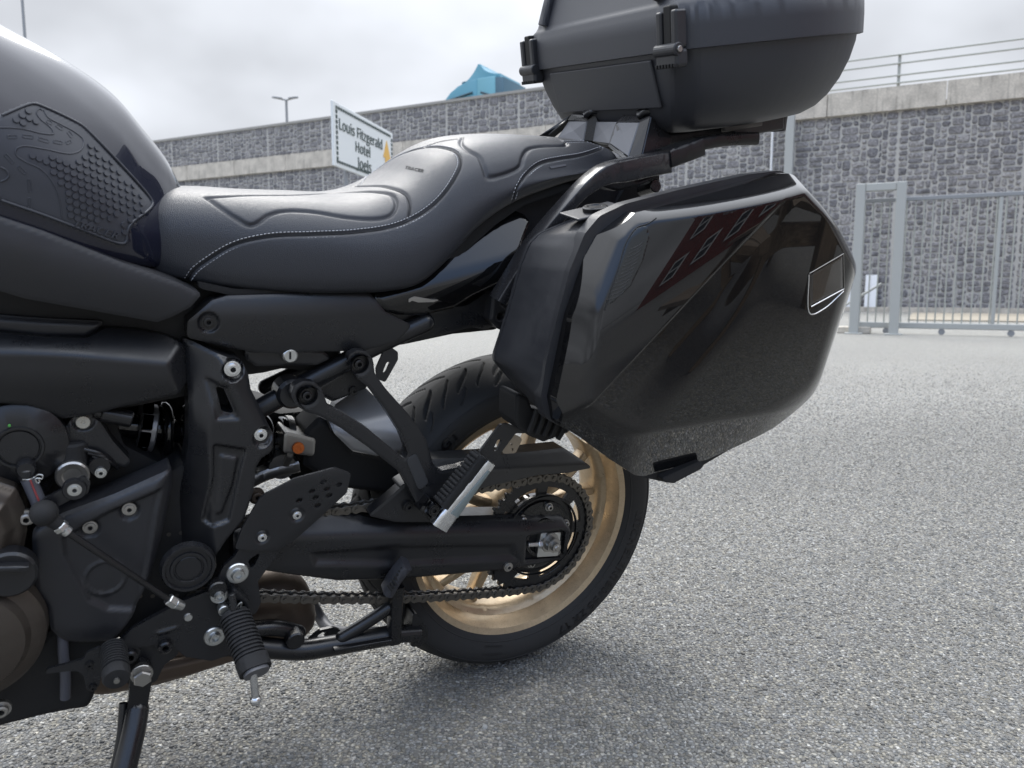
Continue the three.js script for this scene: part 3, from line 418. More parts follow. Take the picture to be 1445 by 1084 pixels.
// ---- what stands behind the photographer's right shoulder and shows in the polished case: brick flats, notice board, bench table
{
  const brick = tex(256, (u, v) => { const row = Math.floor(v * 16), x = u * 8 + (row % 2) * 0.5, fx = x - Math.floor(x), fy = v * 16 - row, m = fx < 0.05 || fy < 0.12; const k = hash3(Math.floor(x) % 8, row, 61); return m ? [0.55, 0.5, 0.46] : [0.44 + 0.12 * k, 0.15 + 0.06 * k, 0.12 + 0.05 * k]; }, 0.55, true);
  const brickM = mat(0.8, 0.75, 0.75, 0.9, 0, { map: brick }), roofM = mat(0.06, 0.06, 0.07, 0.8), glass = mat(0.03, 0.04, 0.05, 0.08);
  const flats = (x, z, turn, w, h, dep, label) => {
    const g = thing('brick_flats', label, 'apartment building', V(x, 0, z)); g.rotation.y = turn;
    const bxg = new THREE.BoxGeometry(w, h, dep).translate(0, h / 2, -dep / 2), p = bxg.attributes.position; for (let i = 0; i < p.count; i++) bxg.attributes.uv.setXY(i, p.getX(i) + p.getZ(i), p.getY(i)); part(g, 'wall', bxg, brickM);
    part(g, 'roof', new THREE.BoxGeometry(w + 0.7, 0.5, dep + 0.7).translate(0, h + 0.25, -dep / 2), roofM); part(g, 'gable', toCreasedNormals(new THREE.ConeGeometry(w * 0.22, 2.2, 4).rotateY(Math.PI / 4).translate(-w * 0.22, h + 1.6, -dep * 0.35), 0.1), brickM);
    for (let s = 0; s < 4; s++) for (let k = 0; k < 9; k++) { const cx = (k - 4) * w / 9.4, cy = 1.9 + s * (h - 1) / 4; const f = part(g, 'window', new THREE.BoxGeometry(1.15, 1.65, 0.14).translate(cx, cy, 0.04), M2.white); part(f, 'pane', new THREE.BoxGeometry(0.8, 0.58, 0.06).translate(cx, cy + 0.37, 0.1), glass); part(f, 'pane', new THREE.BoxGeometry(0.8, 0.58, 0.06).translate(cx, cy - 0.37, 0.1), glass); }
  };
  flats(27, 8.5, -Math.PI / 2 - 0.1, 24, 13.5, 9, 'red brick block of flats with white windows, taller of the two behind the photographer');
  flats(47, 4, -Math.PI / 2 + 0.15, 12, 11, 9, 'red brick block of flats with white windows, farther of the two behind the photographer');
  const nb = thing('notice_board', 'white board with red lines on two posts beside the yard', 'sign', V(21, 0, 0.6)); nb.rotation.y = -1.45;
  part(nb, 'board', new RoundedBoxGeometry(2.4, 1.7, 0.05, 2, 0.01).translate(0, 4.0, 0), M2.white); for (const x of [-0.9, 0.9]) part(nb, 'post', new THREE.CylinderGeometry(0.05, 0.05, 4.7, 12).translate(x, 2.35, -0.08), M2.post);
  [4.55, 4.25, 3.95, 3.6, 3.4].forEach((y, i) => part(nb, 'red_line', new THREE.BoxGeometry(i < 3 ? 1.9 : 2.1, i < 3 ? 0.2 : 0.07, 0.01).translate(0, y, 0.032), mat(0.5, 0.04, 0.04, 0.6)));
  const woodT = tex(256, (u, v) => { const k = 0.36 + 0.2 * tnoise(u, v * 0.12, 64, 71) + 0.1 * tnoise(u, v, 32, 72); return [k * 1.02, k * 0.9, k * 0.76]; }, 1.2, true), wood = mat(0.8, 0.8, 0.8, 0.8, 0, { map: woodT });
  const tb = thing('picnic_table', 'weathered wooden picnic table with benches beside the motorcycle', 'picnic table', V(3.05, 0, -0.30)); tb.rotation.y = 0.75;
  const plank = (n, w, h, d, x, y, z, rz = 0) => part(tb, n, new RoundedBoxGeometry(w, h, d, 2, 0.006).rotateZ(rz).translate(x, y, z), wood);
  for (let k = 0; k < 5; k++) plank('top_plank', 0.142, 0.042, 1.8, (k - 2) * 0.15, 0.75, 0); for (const s of [-1, 1]) { for (let k = 0; k < 2; k++) plank('seat_plank', 0.142, 0.042, 1.8, s * (0.62 + k * 0.15), 0.45, 0); for (const e of [-0.62, 0.62]) plank('leg', 0.12, 0.82, 0.05, s * 0.42, 0.37, e, s * 0.42); }
  for (const e of [-0.62, 0.62]) { plank('crossbar', 1.5, 0.12, 0.045, 0, 0.39, e + 0.049); plank('crossbar', 0.72, 0.1, 0.045, 0, 0.675, e + 0.049); }
}
// ================================================================== THE MOTORCYCLE (parts in its own axes: x to the rear, y up, z to its left)
const bike = onBike('motorcycle', 'black touring motorcycle with gold wheel leaning on its side stand in the foreground', 'motorcycle', V(0, 0, 0));
const WC = V(0, 0.315, 0);
// ---- rear tyre with tread grooves and sidewall lettering
{
  const prof = [[.220, .064], [.228, .0745], [.239, .0815], [.252, .0860], [.266, .0875], [.277, .0845], [.286, .0765], [.2930, .065], [.2995, .0495], [.3045, .033], [.3080, .0165], [.3095, 0]];
  const half = new THREE.CatmullRomCurve3(prof.map(([r, z]) => V(r, z, 0)), false, 'centripetal').getPoints(44), full = [...half, ...half.slice(0, -1).reverse().map(p => V(p.x, -p.y, 0))];
  // one repeat of the tread: slanting tapered grooves, given as [s along the crown, distance from the centre line, width]
  const N = 26, per = 2 * Math.PI / N * 0.315, grooves = [[[.004, .006, .0010], [.016, .022, .0030], [.040, .042, .0028], [.052, .054, .0006]], [[.046, .012, .0008], [.060, .030, .0009], [.080, .050, .0007], [.088, .058, .0014]], [[.034, .054, .0008], [.046, .064, .0028], [.060, .074, .0012]]];
  const depth = (s, a) => { let best = 0; for (const g of grooves) for (let m = -1; m < 3; m++) for (let i = 0; i + 1 < g.length; i++) { const A = g[i], B = g[i + 1], ax = A[0] - m * per, bx_ = B[0] - m * per, ex = bx_ - ax, ey = B[1] - A[1], t = clamp(((s - ax) * ex + (a - A[1]) * ey) / (ex * ex + ey * ey), 0, 1), d = Math.hypot(s - ax - ex * t, a - A[1] - ey * t), w = A[2] + (B[2] - A[2]) * t; best = Math.max(best, 1 - sstep(w * 0.75, w * 1.25 + 0.0006, d)); } return best; };
  const na = 1250, np = full.length, pos = [], uv = [], idx = [];
  for (let i = 0; i <= na; i++) { const th = i / na * 2 * Math.PI; for (let j = 0; j < np; j++) { let { x: r, y: z } = full[j]; const a = Math.abs(z); if (r > 0.278 && a < 0.085) { const s = ((th + (z < 0 ? 0.12 : 0)) * 0.315) % per; r -= 0.0042 * depth(s, a * 1.03); } pos.push(Math.cos(th) * r, 0.315 + Math.sin(th) * r, z); uv.push(th * 0.31, j / np * 0.36); } }
  for (let i = 0; i < na; i++) for (let j = 0; j < np - 1; j++) { const a = i * np + j; idx.push(a, a + 1, a + np, a + 1, a + np + 1, a + np); }
  const g = new THREE.BufferGeometry(); g.setAttribute('position', new THREE.Float32BufferAttribute(pos, 3)); g.setAttribute('uv', new THREE.Float32BufferAttribute(uv, 2)); g.setIndex(idx); g.computeVertexNormals();
  const ty = part(bike, 'rear_tyre', g, M.tyre);
  const zAt = r => { for (let i = 1; i < half.length; i++) if (half[i].x >= r) { const a = half[i - 1], b = half[i], t = (r - a.x) / (b.x - a.x); return a.y + (b.y - a.y) * t; } return 0.08; };
  const wrap = (s, size, r0, start, wide = 1, m = M.tyreText) => { const t = textGeo(s, size, 0.0011, fontBold, 3), p = t.attributes.position; for (let i = 0; i < p.count; i++) { const th = start - p.getX(i) * wide / (r0 + size / 2), r = r0 + p.getY(i), z = zAt(r) + p.getZ(i) - 0.0003; p.setXYZ(i, Math.cos(th) * r, 0.315 + Math.sin(th) * r, z); } t.computeVertexNormals(); part(ty, 'lettering', t, m); };
  wrap('MICHELIN', 0.0175, 0.2505, -0.02, 1.25); wrap('180/55 ZR 17', 0.0165, 0.251, -0.58, 1.2); wrap('ROAD 6 GT', 0.0185, 0.247, 2.86, 1.2);
  const ring = (a0, a1, r0, r1) => { const q = [], ix = []; const n = 40; for (let i = 0; i <= n; i++) { const th = a0 + (a1 - a0) * i / n; for (const r of [r0, r1]) q.push(Math.cos(th) * r, 0.315 + Math.sin(th) * r, zAt(r) + 0.0006); } for (let i = 0; i < n; i++) { const a = i * 2; ix.push(a, a + 2, a + 1, a + 1, a + 2, a + 3); } const gg = new THREE.BufferGeometry(); gg.setAttribute('position', new THREE.Float32BufferAttribute(q, 3)); gg.setIndex(ix); gg.computeVertexNormals(); return gg; };
  part(ty, 'bead_line', cat([latheGeo(V(0, .315, 0), [[.2365, .0806], [.2375, .0818], [.2385, .0818], [.2395, .0818]], Zup, 120), latheGeo(V(0, .315, 0), [[.2750, .0856], [.2756, .0866], [.2766, .0860], [.2772, .0846]], Zup, 120)]), M.tyre);
  part(ty, 'wear_bars', cat(Array.from({ length: 15 }, (_, i) => ring(-1.72 - i * 0.011, -1.7245 - i * 0.011, 0.244, 0.263))), M.tyreText);
}
// ---- gold wheel: rim, hub and five forked spokes
{
  const prof = [[.2165, .0700], [.2290, .0745], [.2315, .0735], [.2318, .0705], [.2280, .0670], [.2215, .0640], [.2130, .0600], [.2095, .0560], [.2075, .0480], [.2035, .0430], [.1965, .0400], [.1900, .0330], [.1870, .0200], [.1860, 0]];
  const all = [...prof, ...prof.slice(0, -1).reverse().map(([r, z]) => [r, -z])], outer = [[.2165, -.0700], [.2040, -.045], [.2, 0], [.2040, .045], [.2165, .0700]];
  const rim = part(bike, 'rear_rim', cat([latheGeo(WC, all, Zup, 160), latheGeo(WC, outer, Zup, 120)]), M.gold);
  for (let i = 0; i < 5; i++) for (const s of [-1, 1]) { const a = 0.33 + i * Math.PI * 0.4, at = (r, th, z) => V(Math.cos(th) * r, 0.315 + Math.sin(th) * r, z); part(rim, 'spoke', barGeo([at(.045, a + s * 0.25, .012), at(.10, a + s * 0.155, .016), at(.15, a + s * 0.19, .012), at(.192, a + s * 0.235, .006)], t => 0.022 - 0.006 * t, t => 0.040 - 0.010 * t, Zup, 16, 0.3), M.gold); }
  part(rim, 'hub', latheGeo(WC, [[.02, .085], [.042, .085], [.046, .06], [.060, .045], [.066, .03], [.066, -.03], [.05, -.06], [.04, -.07], [.02, -.07]], Zup, 48), M.gold);
}
// ---- sprocket, its carrier and the chain
const SZ = 0.113, FS = V(-0.632, 0.377, SZ), RR = 0.1105, FR = 0.046;
{
  const teeth = (n, r, d) => { const p = []; for (let i = 0; i < n; i++) for (const [f, k] of [[0, -0.5], [0.22, -0.25], [0.40, 0.9], [0.5, 1], [0.60, 0.9], [0.78, -0.25]]) { const a = (i + f) / n * Math.PI * 2; p.push(new THREE.Vector2(Math.cos(a) * (r + d * k), Math.sin(a) * (r + d * k))); } return p; };
  const s = new THREE.Shape(teeth(43, RR - 0.001, 0.0052)); s.holes.push(new THREE.Path().absarc(0, 0, 0.062, 0, Math.PI * 2, true));
  for (let i = 0; i < 8; i++) { const a0 = i * Math.PI / 4 + 0.12, a1 = (i + 1) * Math.PI / 4 - 0.12, h = new THREE.Path(); h.absarc(0, 0, 0.092, a0, a1, false); h.absarc(0, 0, 0.076, a1, a0, true); h.closePath(); s.holes.push(h); }
  const sp = part(bike, 'sprocket', new THREE.ExtrudeGeometry(s, { depth: 0.0055, bevelEnabled: true, bevelSize: 0.0008, bevelThickness: 0.0008, bevelSegments: 1, curveSegments: 20 }).translate(0, 0.315, SZ - 0.003), M.metalBlack);
  part(sp, 'carrier', latheGeo(V(0, .315, SZ), [[.012, .012], [.028, .012], [.030, .020], [.036, .020], [.037, .008], [.050, .008], [.058, .006], [.0655, .0085], [.0665, .0045], [.0665, -.03], [.05, -.04]], Zup, 60), M.gloss);
  part(sp, 'guard_ring', latheGeo(V(0, .315, SZ + .010), [[.0745, 0], [.0755, .004], [.0775, .004], [.0785, 0]], Zup, 80), M.metalBlack);
  for (let i = 0; i < 6; i++) { const a = i * Math.PI / 3 + 0.28; bolt(sp, V(Math.cos(a) * 0.0555, 0.315 + Math.sin(a) * 0.0555, SZ + 0.0075), 0.0078, M.steel, Zup, 1.1); }
  part(bike, 'front_sprocket', new THREE.ExtrudeGeometry(new THREE.Shape(teeth(16, FR, 0.0045)), { depth: 0.0055, bevelEnabled: false }).translate(FS.x, FS.y, SZ - 0.003), M.metalBlack);
  // chain path: over the rear sprocket, along the sagging lower run, round the front sprocket and back
  const pts = []; const up = Math.atan2(FS.y - 0.315, -FS.x); // direction to the front sprocket
  for (let a = 1.62; a > -1.50; a -= 0.06) pts.push(V(Math.cos(a) * RR, 0.315 + Math.sin(a) * RR, SZ));
  for (let t = 0.08; t < 1; t += 0.08) pts.push(V(-0.02 + (FS.x + 0.03) * t, 0.2045 + (FS.y - FR - 0.2045) * t - 0.014 * Math.sin(Math.PI * t), SZ));
  for (let a = -1.6; a > -4.6; a -= 0.2) pts.push(V(FS.x + Math.cos(a) * FR, FS.y + Math.sin(a) * FR, SZ));
  for (let t = 0.06; t < 1; t += 0.08) pts.push(V(FS.x + (-FS.x - 0.005) * t, FS.y + FR + (0.4255 - FS.y - FR) * t - 0.006 * Math.sin(Math.PI * t), SZ));
  const cv = new THREE.CatmullRomCurve3(pts, true, 'centripetal'); cv.arcLengthDivisions = 3000; const len = cv.getLength(), n = 2 * Math.round(len / 0.015875 / 2);
  const plate = (w, z) => { const sh = new THREE.Shape(), p = 0.0079, r = w; sh.moveTo(-p, r); sh.quadraticCurveTo(0, r * 0.46, p, r); sh.absarc(p, 0, r, Math.PI / 2, -Math.PI / 2, true); sh.quadraticCurveTo(0, -r * 0.46, -p, -r); sh.absarc(-p, 0, r, -Math.PI / 2, Math.PI / 2, true); return new THREE.ExtrudeGeometry(sh, { depth: 0.0016, bevelEnabled: true, bevelSize: 0.0004, bevelThickness: 0.0003, bevelSegments: 1, curveSegments: 6 }).translate(0, 0, z); };
  const pin = x => new THREE.CylinderGeometry(0.0030, 0.0030, 0.0222, 10).rotateX(Math.PI / 2).translate(x, 0, 0), roller = x => new THREE.CylinderGeometry(0.0051, 0.0051, 0.0064, 12).rotateX(Math.PI / 2).translate(x, 0, 0);
  const outerG = cat([plate(0.0074, 0.0068), plate(0.0074, -0.0085), pin(-0.0079), pin(0.0079)]), innerG = cat([plate(0.0071, 0.0042), plate(0.0071, -0.0060), roller(-0.0079), roller(0.0079)]);
  const ch = part(bike, 'drive_chain', tubeGeo(cv.getPoints(500), 0.0022, 500, 6, true), M.chain);
  for (let i = 0; i < n; i++) { const p = cv.getPointAt(i / n), d = cv.getTangentAt(i / n), m = new THREE.Mesh(i % 2 ? outerG : innerG, M.chain); m.name = 'chain_link'; m.position.copy(p); m.rotation.z = Math.atan2(d.y, d.x); ch.add(m); }
}
// ---- swing arm, axle, chain guard
{
  const z = 0.138;
  const sw = panel(bike, 'swing_arm', M.satin, [[330, 752], [400, 742], [470, 728], [540, 740], [645, 735], [800, 731], [806, 749], [797, 788], [721, 808], [566, 824], [480, 826], [370, 806], [330, 800]], z, { t: 0.035, r: 0.008, f: 0.010, cell: 0.003, h: 0.004, facets: [[540, 752, 800, 745, 0.75, 0.002], [430, 806, 720, 795, 0.5, 0.003]], k: 0.006, emb: [{ p: [[430, 775], [560, 766], [725, 764], [735, 792], [560, 802], [440, 800]], h: -0.007, w: 0.014 }], holes: [[[744, 757], [793, 749], [800, 752], [796, 788], [742, 792]]] });
  panel(sw, 'axle_window', M.dark, [[738, 744], [806, 740], [800, 792], [735, 796]], z - 0.012, { t: 0.012 });
  panel(sw, 'axle_plate', M.zinc, [[764, 753], [792, 752], [788, 785], [758, 787]], z + 0.001, { t: 0.01, r: 0.0015, f: 0.002 });
  const ax = L(779, 768, z + 0.010); ax.z = z + 0.001;
  part(sw, 'axle_nut', cat([latheGeo(ax, [[0, .004], [.0175, .004], [.0185, .002], [.0185, -.002]], Zup, 32), aim(new THREE.CylinderGeometry(0.0145, 0.0150, 0.013, 6), V(ax.x, ax.y, ax.z + 0.010)), latheGeo(V(ax.x, ax.y, ax.z + .010), [[0, .018], [.004, .018], [.0055, .016], [.0085, .0155], [.009, .0], [.009, -.002]], Zup, 24)]), M.steel);
  const a0 = L(745, 769, z), a1 = L(764, 768, z); part(sw, 'adjuster_bolt', cat([rodGeo(a0, a1, 0.0042), rodGeo(a1.clone().lerp(a0, 0.3), a1, 0.0078, 0.0078, 6)]), M.zinc);
  bolt(sw, L(717, 800, z + 0.004), 0.0085, M.steel);
  panel(bike, 'chain_guide', M.dark, [[700, 796], [728, 792], [735, 806], [716, 826], [698, 818]], z - 0.015, { t: 0.012, r: 0.003 });
  panel(bike, 'chain_guard', mat(0.030, 0.0295, 0.029, 0.5, 0, { roughnessMap: wearT }), [[560, 690], [598, 668], [612, 654], [700, 648.5], [806, 638.5], [816, 645], [837.5, 661], [800, 668.5], [762, 671], [692, 687], [640, 700]], 0.145, { t: 0.035, r: 0.003, f: 0.004, cell: 0.0028, facets: [[690, 663, 822, 655, 0.9]], k: 0.003 });
  panel(bike, 'lower_chain_guard', M.satin, [[520, 729], [570, 686], [600, 676], [622, 700], [640, 738], [560, 738]], 0.146, { t: 0.02, r: 0.003, f: 0.004 });
  bolt(bike, L(576, 715, 0.150), 0.0085, M.metalBlack);
}
// ---- hidden masses behind the side panels: engine block, frame, airbox, inner guard
{
  const filler = (name, m, o, z, t) => panel(bike, name, m, o, z, { t, r: 0.004, cell: 0.006, flat: -0.12 });
  filler('engine_block', M.dark, [[-90, 560], [150, 560], [175, 630], [235, 660], [262, 700], [262, 800], [205, 880], [160, 905], [130, 985], [-90, 1045]], 0.09, 0.2);
  filler('airbox', M.dark, [[-90, 400], [262, 400], [275, 430], [262, 560], [120, 588], [-90, 588]], 0.10, 0.2);
  filler('under_seat_tray', M.dark, [[255, 380], [600, 396], [700, 320], [740, 330], [735, 440], [700, 466], [640, 472], [575, 486], [470, 494], [330, 494], [262, 474]], 0.085, 0.17);
  filler('pivot_housing', M.dark, [[262, 700], [345, 640], [352, 700], [330, 760], [330, 800], [290, 840], [240, 850]], 0.10, 0.2);
  panel(bike, 'inner_mudguard', mat(0.26, 0.26, 0.262, 0.38, 0.35), [[462, 592], [477, 574], [521, 551], [549, 580], [569, 618], [572, 640], [540, 652], [500, 640], [470, 610]], { z: 0.045, sx: 0, sy: -0.75, y: 0.6 }, { t: 0.02, r: 0.006, h: 0.012, facets: [[470, 592, 545, 578, 1.2, 0.01], [480, 612, 566, 612, 0.9, 0.012]], cell: 0.003, k: 0.01 });
  filler('lock_backing', M.dark, [[262, 468], [480, 488], [478, 512], [440, 524], [398, 521], [372, 527], [350, 530], [330, 522], [262, 505]], 0.095, 0.1);
  filler('shock_tunnel', M.dark, [[140, 560], [272, 545], [275, 700], [240, 720], [150, 690], [150, 640], [172, 622], [192, 640], [204, 664], [200, 650], [176, 616]], -0.03, 0.04);
  filler('linkage_backing', M.dark, [[340, 570], [395, 585], [450, 580], [480, 640], [490, 690], [420, 690], [400, 664], [360, 672], [340, 720]], 0.0, 0.05);
  filler('cover_gap_backing', M.dark, [[205, 690], [262, 655], [305, 740], [300, 800], [255, 855], [165, 908], [180, 860]], 0.124, 0.1);
  filler('tail_inner_side', M.matte, [[700, 310], [726, 282], [790, 262], [850, 238], [868, 240], [930, 236], [934, 262], [900, 286], [850, 300], [800, 318], [760, 352], [735, 338]], 0.095, 0.15);
  panel(bike, 'mudguard_wing', M.dark, [[452, 590], [470, 600], [500, 640], [560, 650], [590, 690], [560, 700], [480, 690], [430, 660], [432, 610]], 0.075, { t: 0.06, r: 0.01 });
}
// ---- shock absorber
{
  const s = thingPart('shock_absorber');
  const A = L(150, 598, 0.03), B = L(432, 628, 0.03), ax = B.clone().sub(A), at = t => A.clone().addScaledVector(ax, t);
  part(bike, 'shock_body', cat([rodGeo(at(-0.05), at(0.16), 0.018), rodGeo(at(0.13), at(0.95), 0.017)]), M.gloss);
  const up = V(0, 0, 1), d = ax.clone().normalize(), e1 = V(0, 0, 0).crossVectors(d, up).normalize(), e2 = V(0, 0, 0).crossVectors(d, e1), pts = []; for (let i = 0; i <= 150; i++) { const t = i / 150, a = t * Math.PI * 2 * 6.6; pts.push(at(0.20 + 0.66 * t).addScaledVector(e1, Math.cos(a) * 0.034).addScaledVector(e2, Math.sin(a) * 0.034)); }
  part(bike, 'shock_spring', capTube(pts, 0.0065, 420, 10), M.gloss);
  const c = []; for (let i = 0; i < 9; i++) { const a = i / 9 * Math.PI * 2; c.push(new RoundedBoxGeometry(0.012, 0.014, 0.022, 1, 0.002).applyMatrix4(new THREE.Matrix4().makeBasis(e1.clone().multiplyScalar(Math.cos(a)).addScaledVector(e2, Math.sin(a)), d, e1.clone().multiplyScalar(-Math.sin(a)).addScaledVector(e2, Math.cos(a)))).translate(...at(0.165).addScaledVector(e1, Math.cos(a) * 0.034).addScaledVector(e2, Math.sin(a) * 0.034).toArray())); }
  part(bike, 'preload_ring', cat([latheGeo(at(0.14), [[.018, 0], [.033, .0], [.035, .002], [.035, .020], [.033, .022], [.018, .022]], d, 36), ...c]), M.alu);
  part(bike, 'spring_seat', latheGeo(at(0.86), [[.012, 0], [.042, 0], [.043, .003], [.043, .009], [.038, .012], [.012, .012]], d, 40), M.steel);
  part(bike, 'shock_clevis', panelGeo([[402, 609], [446, 620], [444, 645], [400, 640]], 0.082, { t: 0.05, r: 0.003 }), M.steel); part(bike, 'marked_bolt', latheGeo(L(420.5, 632, 0.084), [[0, .003], [.0035, .003], [.004, .0042], [.0085, .004], [.009, 0]], Zup, 24), M.orange);
  part(bike, 'linkage', cat([barGeo([L(330, 690, 0.05), L(372, 668, 0.05), L(420, 655, 0.05)], 0.02, 0.026, Zup), latheGeo(L(396, 655, .05), [[0, .012], [.02, .012], [.021, .01], [.021, -.02]], Zup, 30)]), M.steel);
  part(bike, 'brake_reservoir', cat([rodGeo(L(142, 583, 0.12), L(186, 592, 0.12), 0.011), rodGeo(L(132, 581, 0.12), L(146, 584, 0.12), 0.008)]), M.metalBlack);
}
function thingPart() { return bike; }
// ---- frame tubes seen under the seat
part(bike, 'subframe_tube', cat([capTube([L(364, 578, 0.10), L(420, 547, 0.105), L(470, 520, 0.11), L(530, 488, 0.115), L(600, 455, 0.12)], 0.0145), capTube([L(375, 546, 0.0), L(430, 520, 0.02), L(470, 500, 0.04)], 0.012)]), M.satin);
part(bike, 'frame_lug', cat([latheGeo(L(412, 556, 0.118), [[0, .006], [.018, .006], [.022, .001], [.022, -.03]], Zup, 32), panelGeo([[440, 552], [500, 516], [516, 528], [520, 548], [470, 568]], 0.10, { t: 0.04, r: 0.004 })]), M.satin);
bolt(bike, L(499, 552, 0.104), 0.0065, M.metalBlack);
part(bike, 'seat_lock', latheGeo(L(409.5, 502, 0.132), [[0, .003], [.0085, .003], [.0105, .001], [.0105, -.02]], Zup, 32), M.zinc);
part(bike, 'key_slot', new RoundedBoxGeometry(0.0028, 0.0105, 0.002, 2, 0.0008).translate(...L(409.5, 502, 0.1352).toArray()), M.dark);
panel(bike, 'slotted_tab', M.satin, [[531, 520], [545, 488], [552, 490], [562, 497], [562, 508], [544, 540], [532, 535]], 0.125, { t: 0.004, r: 0.001, f: 0.004, holes: [[[540, 527], [546, 511], [551, 511], [544, 527]]] });
// ---- side panels
panel(bike, 'tank_side_cover', M.matte, [[-110, 262], [-50, 287], [0, 305], [60, 325], [170, 369], [250, 398], [284, 414, .003], [268, 432], [242, 447], [222, 455], [138, 440], [36, 422], [0, 411], [-60, 388], [-110, 372]], { z: 0.150, sx: -0.10, x: -0.6 }, { cell: 0.0035, t: 0.05, r: 0.004, h: 0.018, facets: [[0, 318, 270, 416, 0.45, 0.014], [0, 396, 240, 440, 0.45, 0.010]], k: 0.02 });
panel(bike, 'vent_insert', M.matte, [[-60, 440], [5, 447], [60, 451], [148, 455], [138, 468], [122, 478], [60, 478], [0, 472], [-60, 466]], 0.118, { t: 0.02, r: 0.008 });
panel(bike, 'airbox_side_cover', M.satin, [[-110, 448], [-40, 464], [0, 472], [60, 477.5], [124, 480, .02], [150, 467.5, .02], [200, 471], [236, 478], [262, 489], [266, 540], [252, 554], [170, 575], [128, 588], [86, 594], [58, 580], [36, 572], [-40, 566], [-110, 556]], 0.137, { t: 0.04, r: 0.004, h: 0.015, facets: [[-20, 487, 60, 494, 1.0, 0.015], [60, 494, 228, 495, 1.0, 0.015], [228, 470, 246, 560, 1.1, 0.015], [0, 540, 240, 545, 0.35, 0.012]], k: 0.005, cell: 0.003 });
const sideCover = panel(bike, 'side_cover', M.satin, [[263.5, 470, .004], [264, 452], [299, 424], [322, 418], [505, 412], [522, 413], [543, 440], [580, 458], [560, 480], [536, 489], [506, 495.5], [450, 496], [400, 500], [364, 498], [331, 492.5], [265, 476.5, .004]], 0.132, { cell: 0.0026, t: 0.03, r: 0.003, h: 0.008, facets: [[300, 432, 540, 424, 0.5, 0.006], [300, 475, 520, 488, 0.25, 0.006]], k: 0.008, emb: [{ c: [293.5, 454, 0.0145], h: -0.004, w: 0.003 }] });
bolt(bike, L(293.5, 454, 0.1355), 0.0085, M.metalBlack, Zup, 0.8); bolt(bike, L(543, 460, 0.134), 0.008, M.metalBlack, Zup, 0.6);
panel(bike, 'lock_housing', M.satin, [[345, 494], [455, 496], [470, 506], [448, 516], [362, 518], [348, 508]], 0.122, { t: 0.04, r: 0.004 });
panel(bike, 'undertail', M.satin, [[515, 415], [545, 412], [600, 440], [660, 432], [715, 395], [735, 360], [760, 380], [735, 450], [700, 462], [690, 468], [668, 463], [640, 471], [575, 488], [545, 492], [560, 470], [540, 440]], 0.110, { t: 0.06, r: 0.004, facets: [[560, 470, 690, 448, 0.5, 0.004]], k: 0.006 });
panel(bike, 'tail_bracket', M.matte, [[694, 440], [697, 412], [712, 398], [740, 385], [760, 400], [745, 470], [722, 470], [706, 466], [692, 452]], 0.135, { t: 0.03, r: 0.005, emb: [{ p: [[704, 430], [716, 410], [735, 404], [735, 432], [720, 440]], h: -0.010, w: 0.004 }, { c: [707, 447, 0.007], h: -0.012, w: 0.002 }] });
panel(bike, 'tail_cover', M.gloss, [[524, 416], [590, 399], [606, 388], [660, 334], [700, 300], [716, 287], [752, 305], [757, 314], [742, 338], [716, 384], [700, 399], [664, 418], [640, 436], [598, 446], [560, 444], [541, 438]], 0.128, { t: 0.04, r: 0.006, h: 0.016, facets: [[590, 408, 715, 372, 0.62, 0.016, 690, 310], [590, 425, 690, 402, 0.5, 0.013, 640, 440]], k: 0.012, cell: 0.003 });
panel(bike, 'tail_badge', M.steel, [[577, 422], [585, 418.5], [610, 423], [622, 423], [612, 426.5], [590, 427], [582, 424.5], [577, 427.5]], 0.1435, { t: 0.003, r: 0.0008, f: 0.001, cell: 0.0012 });
// ---- pivot cover plate with its bolts and round cap
{
  const fp = panel(bike, 'pivot_cover', M.satin, [[262, 485, .003], [277, 488], [320, 504], [340, 508, .012], [350, 526], [353, 548], [376, 594], [385, 612, .012], [383, 632, .012], [366, 643], [359, 655], [355, 690], [342, 728], [316, 758], [303, 778], [301, 806, .02], [286, 829, .03], [262, 834, .03], [238, 824, .02], [231, 800], [236, 770], [250, 724], [262, 680], [268, 628], [268, 560], [265, 520]], 0.150, { t: 0.04, r: 0.005, h: 0.016, cell: 0.0028, k: 0.004, facets: [[285, 520, 292, 650, 1.1, 0.012], [272, 660, 240, 780, 0.9, 0.012], [346, 560, 372, 610, 0.5, 0.013], [275, 500, 340, 522, 0.8, 0.013]], emb: [{ c: [327, 520, 0.0150], h: -0.008, w: 0.003 }, { c: [367.5, 613, 0.0145], h: -0.006, w: 0.003 }, { p: [[296, 620], [347, 628], [338, 660], [322, 730], [296, 740], [284, 735], [296, 670]], h: -0.006, w: 0.004 }, { p: [[305, 634], [336, 640], [328, 680], [312, 722], [300, 722], [304, 680]], h: 0.004, w: 0.006 }, { p: [[284, 528], [322, 540], [340, 590], [300, 590]], h: -0.004, w: 0.006 }], holes: [[[303, 543], [314, 546], [328, 578], [326, 581], [311, 578]]] });
  panel(bike, 'cover_backing', M.dark, [[280, 520], [335, 520], [345, 600], [290, 600]], 0.12, { t: 0.01 });
  bolt(fp, L(327.5, 520, 0.1600), 0.0105, M.chrome, Zup, 0.75); bolt(fp, L(367.5, 613, 0.1600), 0.0085, M.chrome, Zup, 0.75);
  const c = L(266, 801, 0.168); part(fp, 'pivot_cap', latheGeo(c, [[0, .0025], [.016, .0025], [.017, .0015], [.0185, .0015], [.0195, .004], [.023, .004], [.024, .0012], [.029, .0012], [.030, .0045], [.0335, .0045], [.035, .002], [.036, -.006]], Zup, 60), M.satin);
}
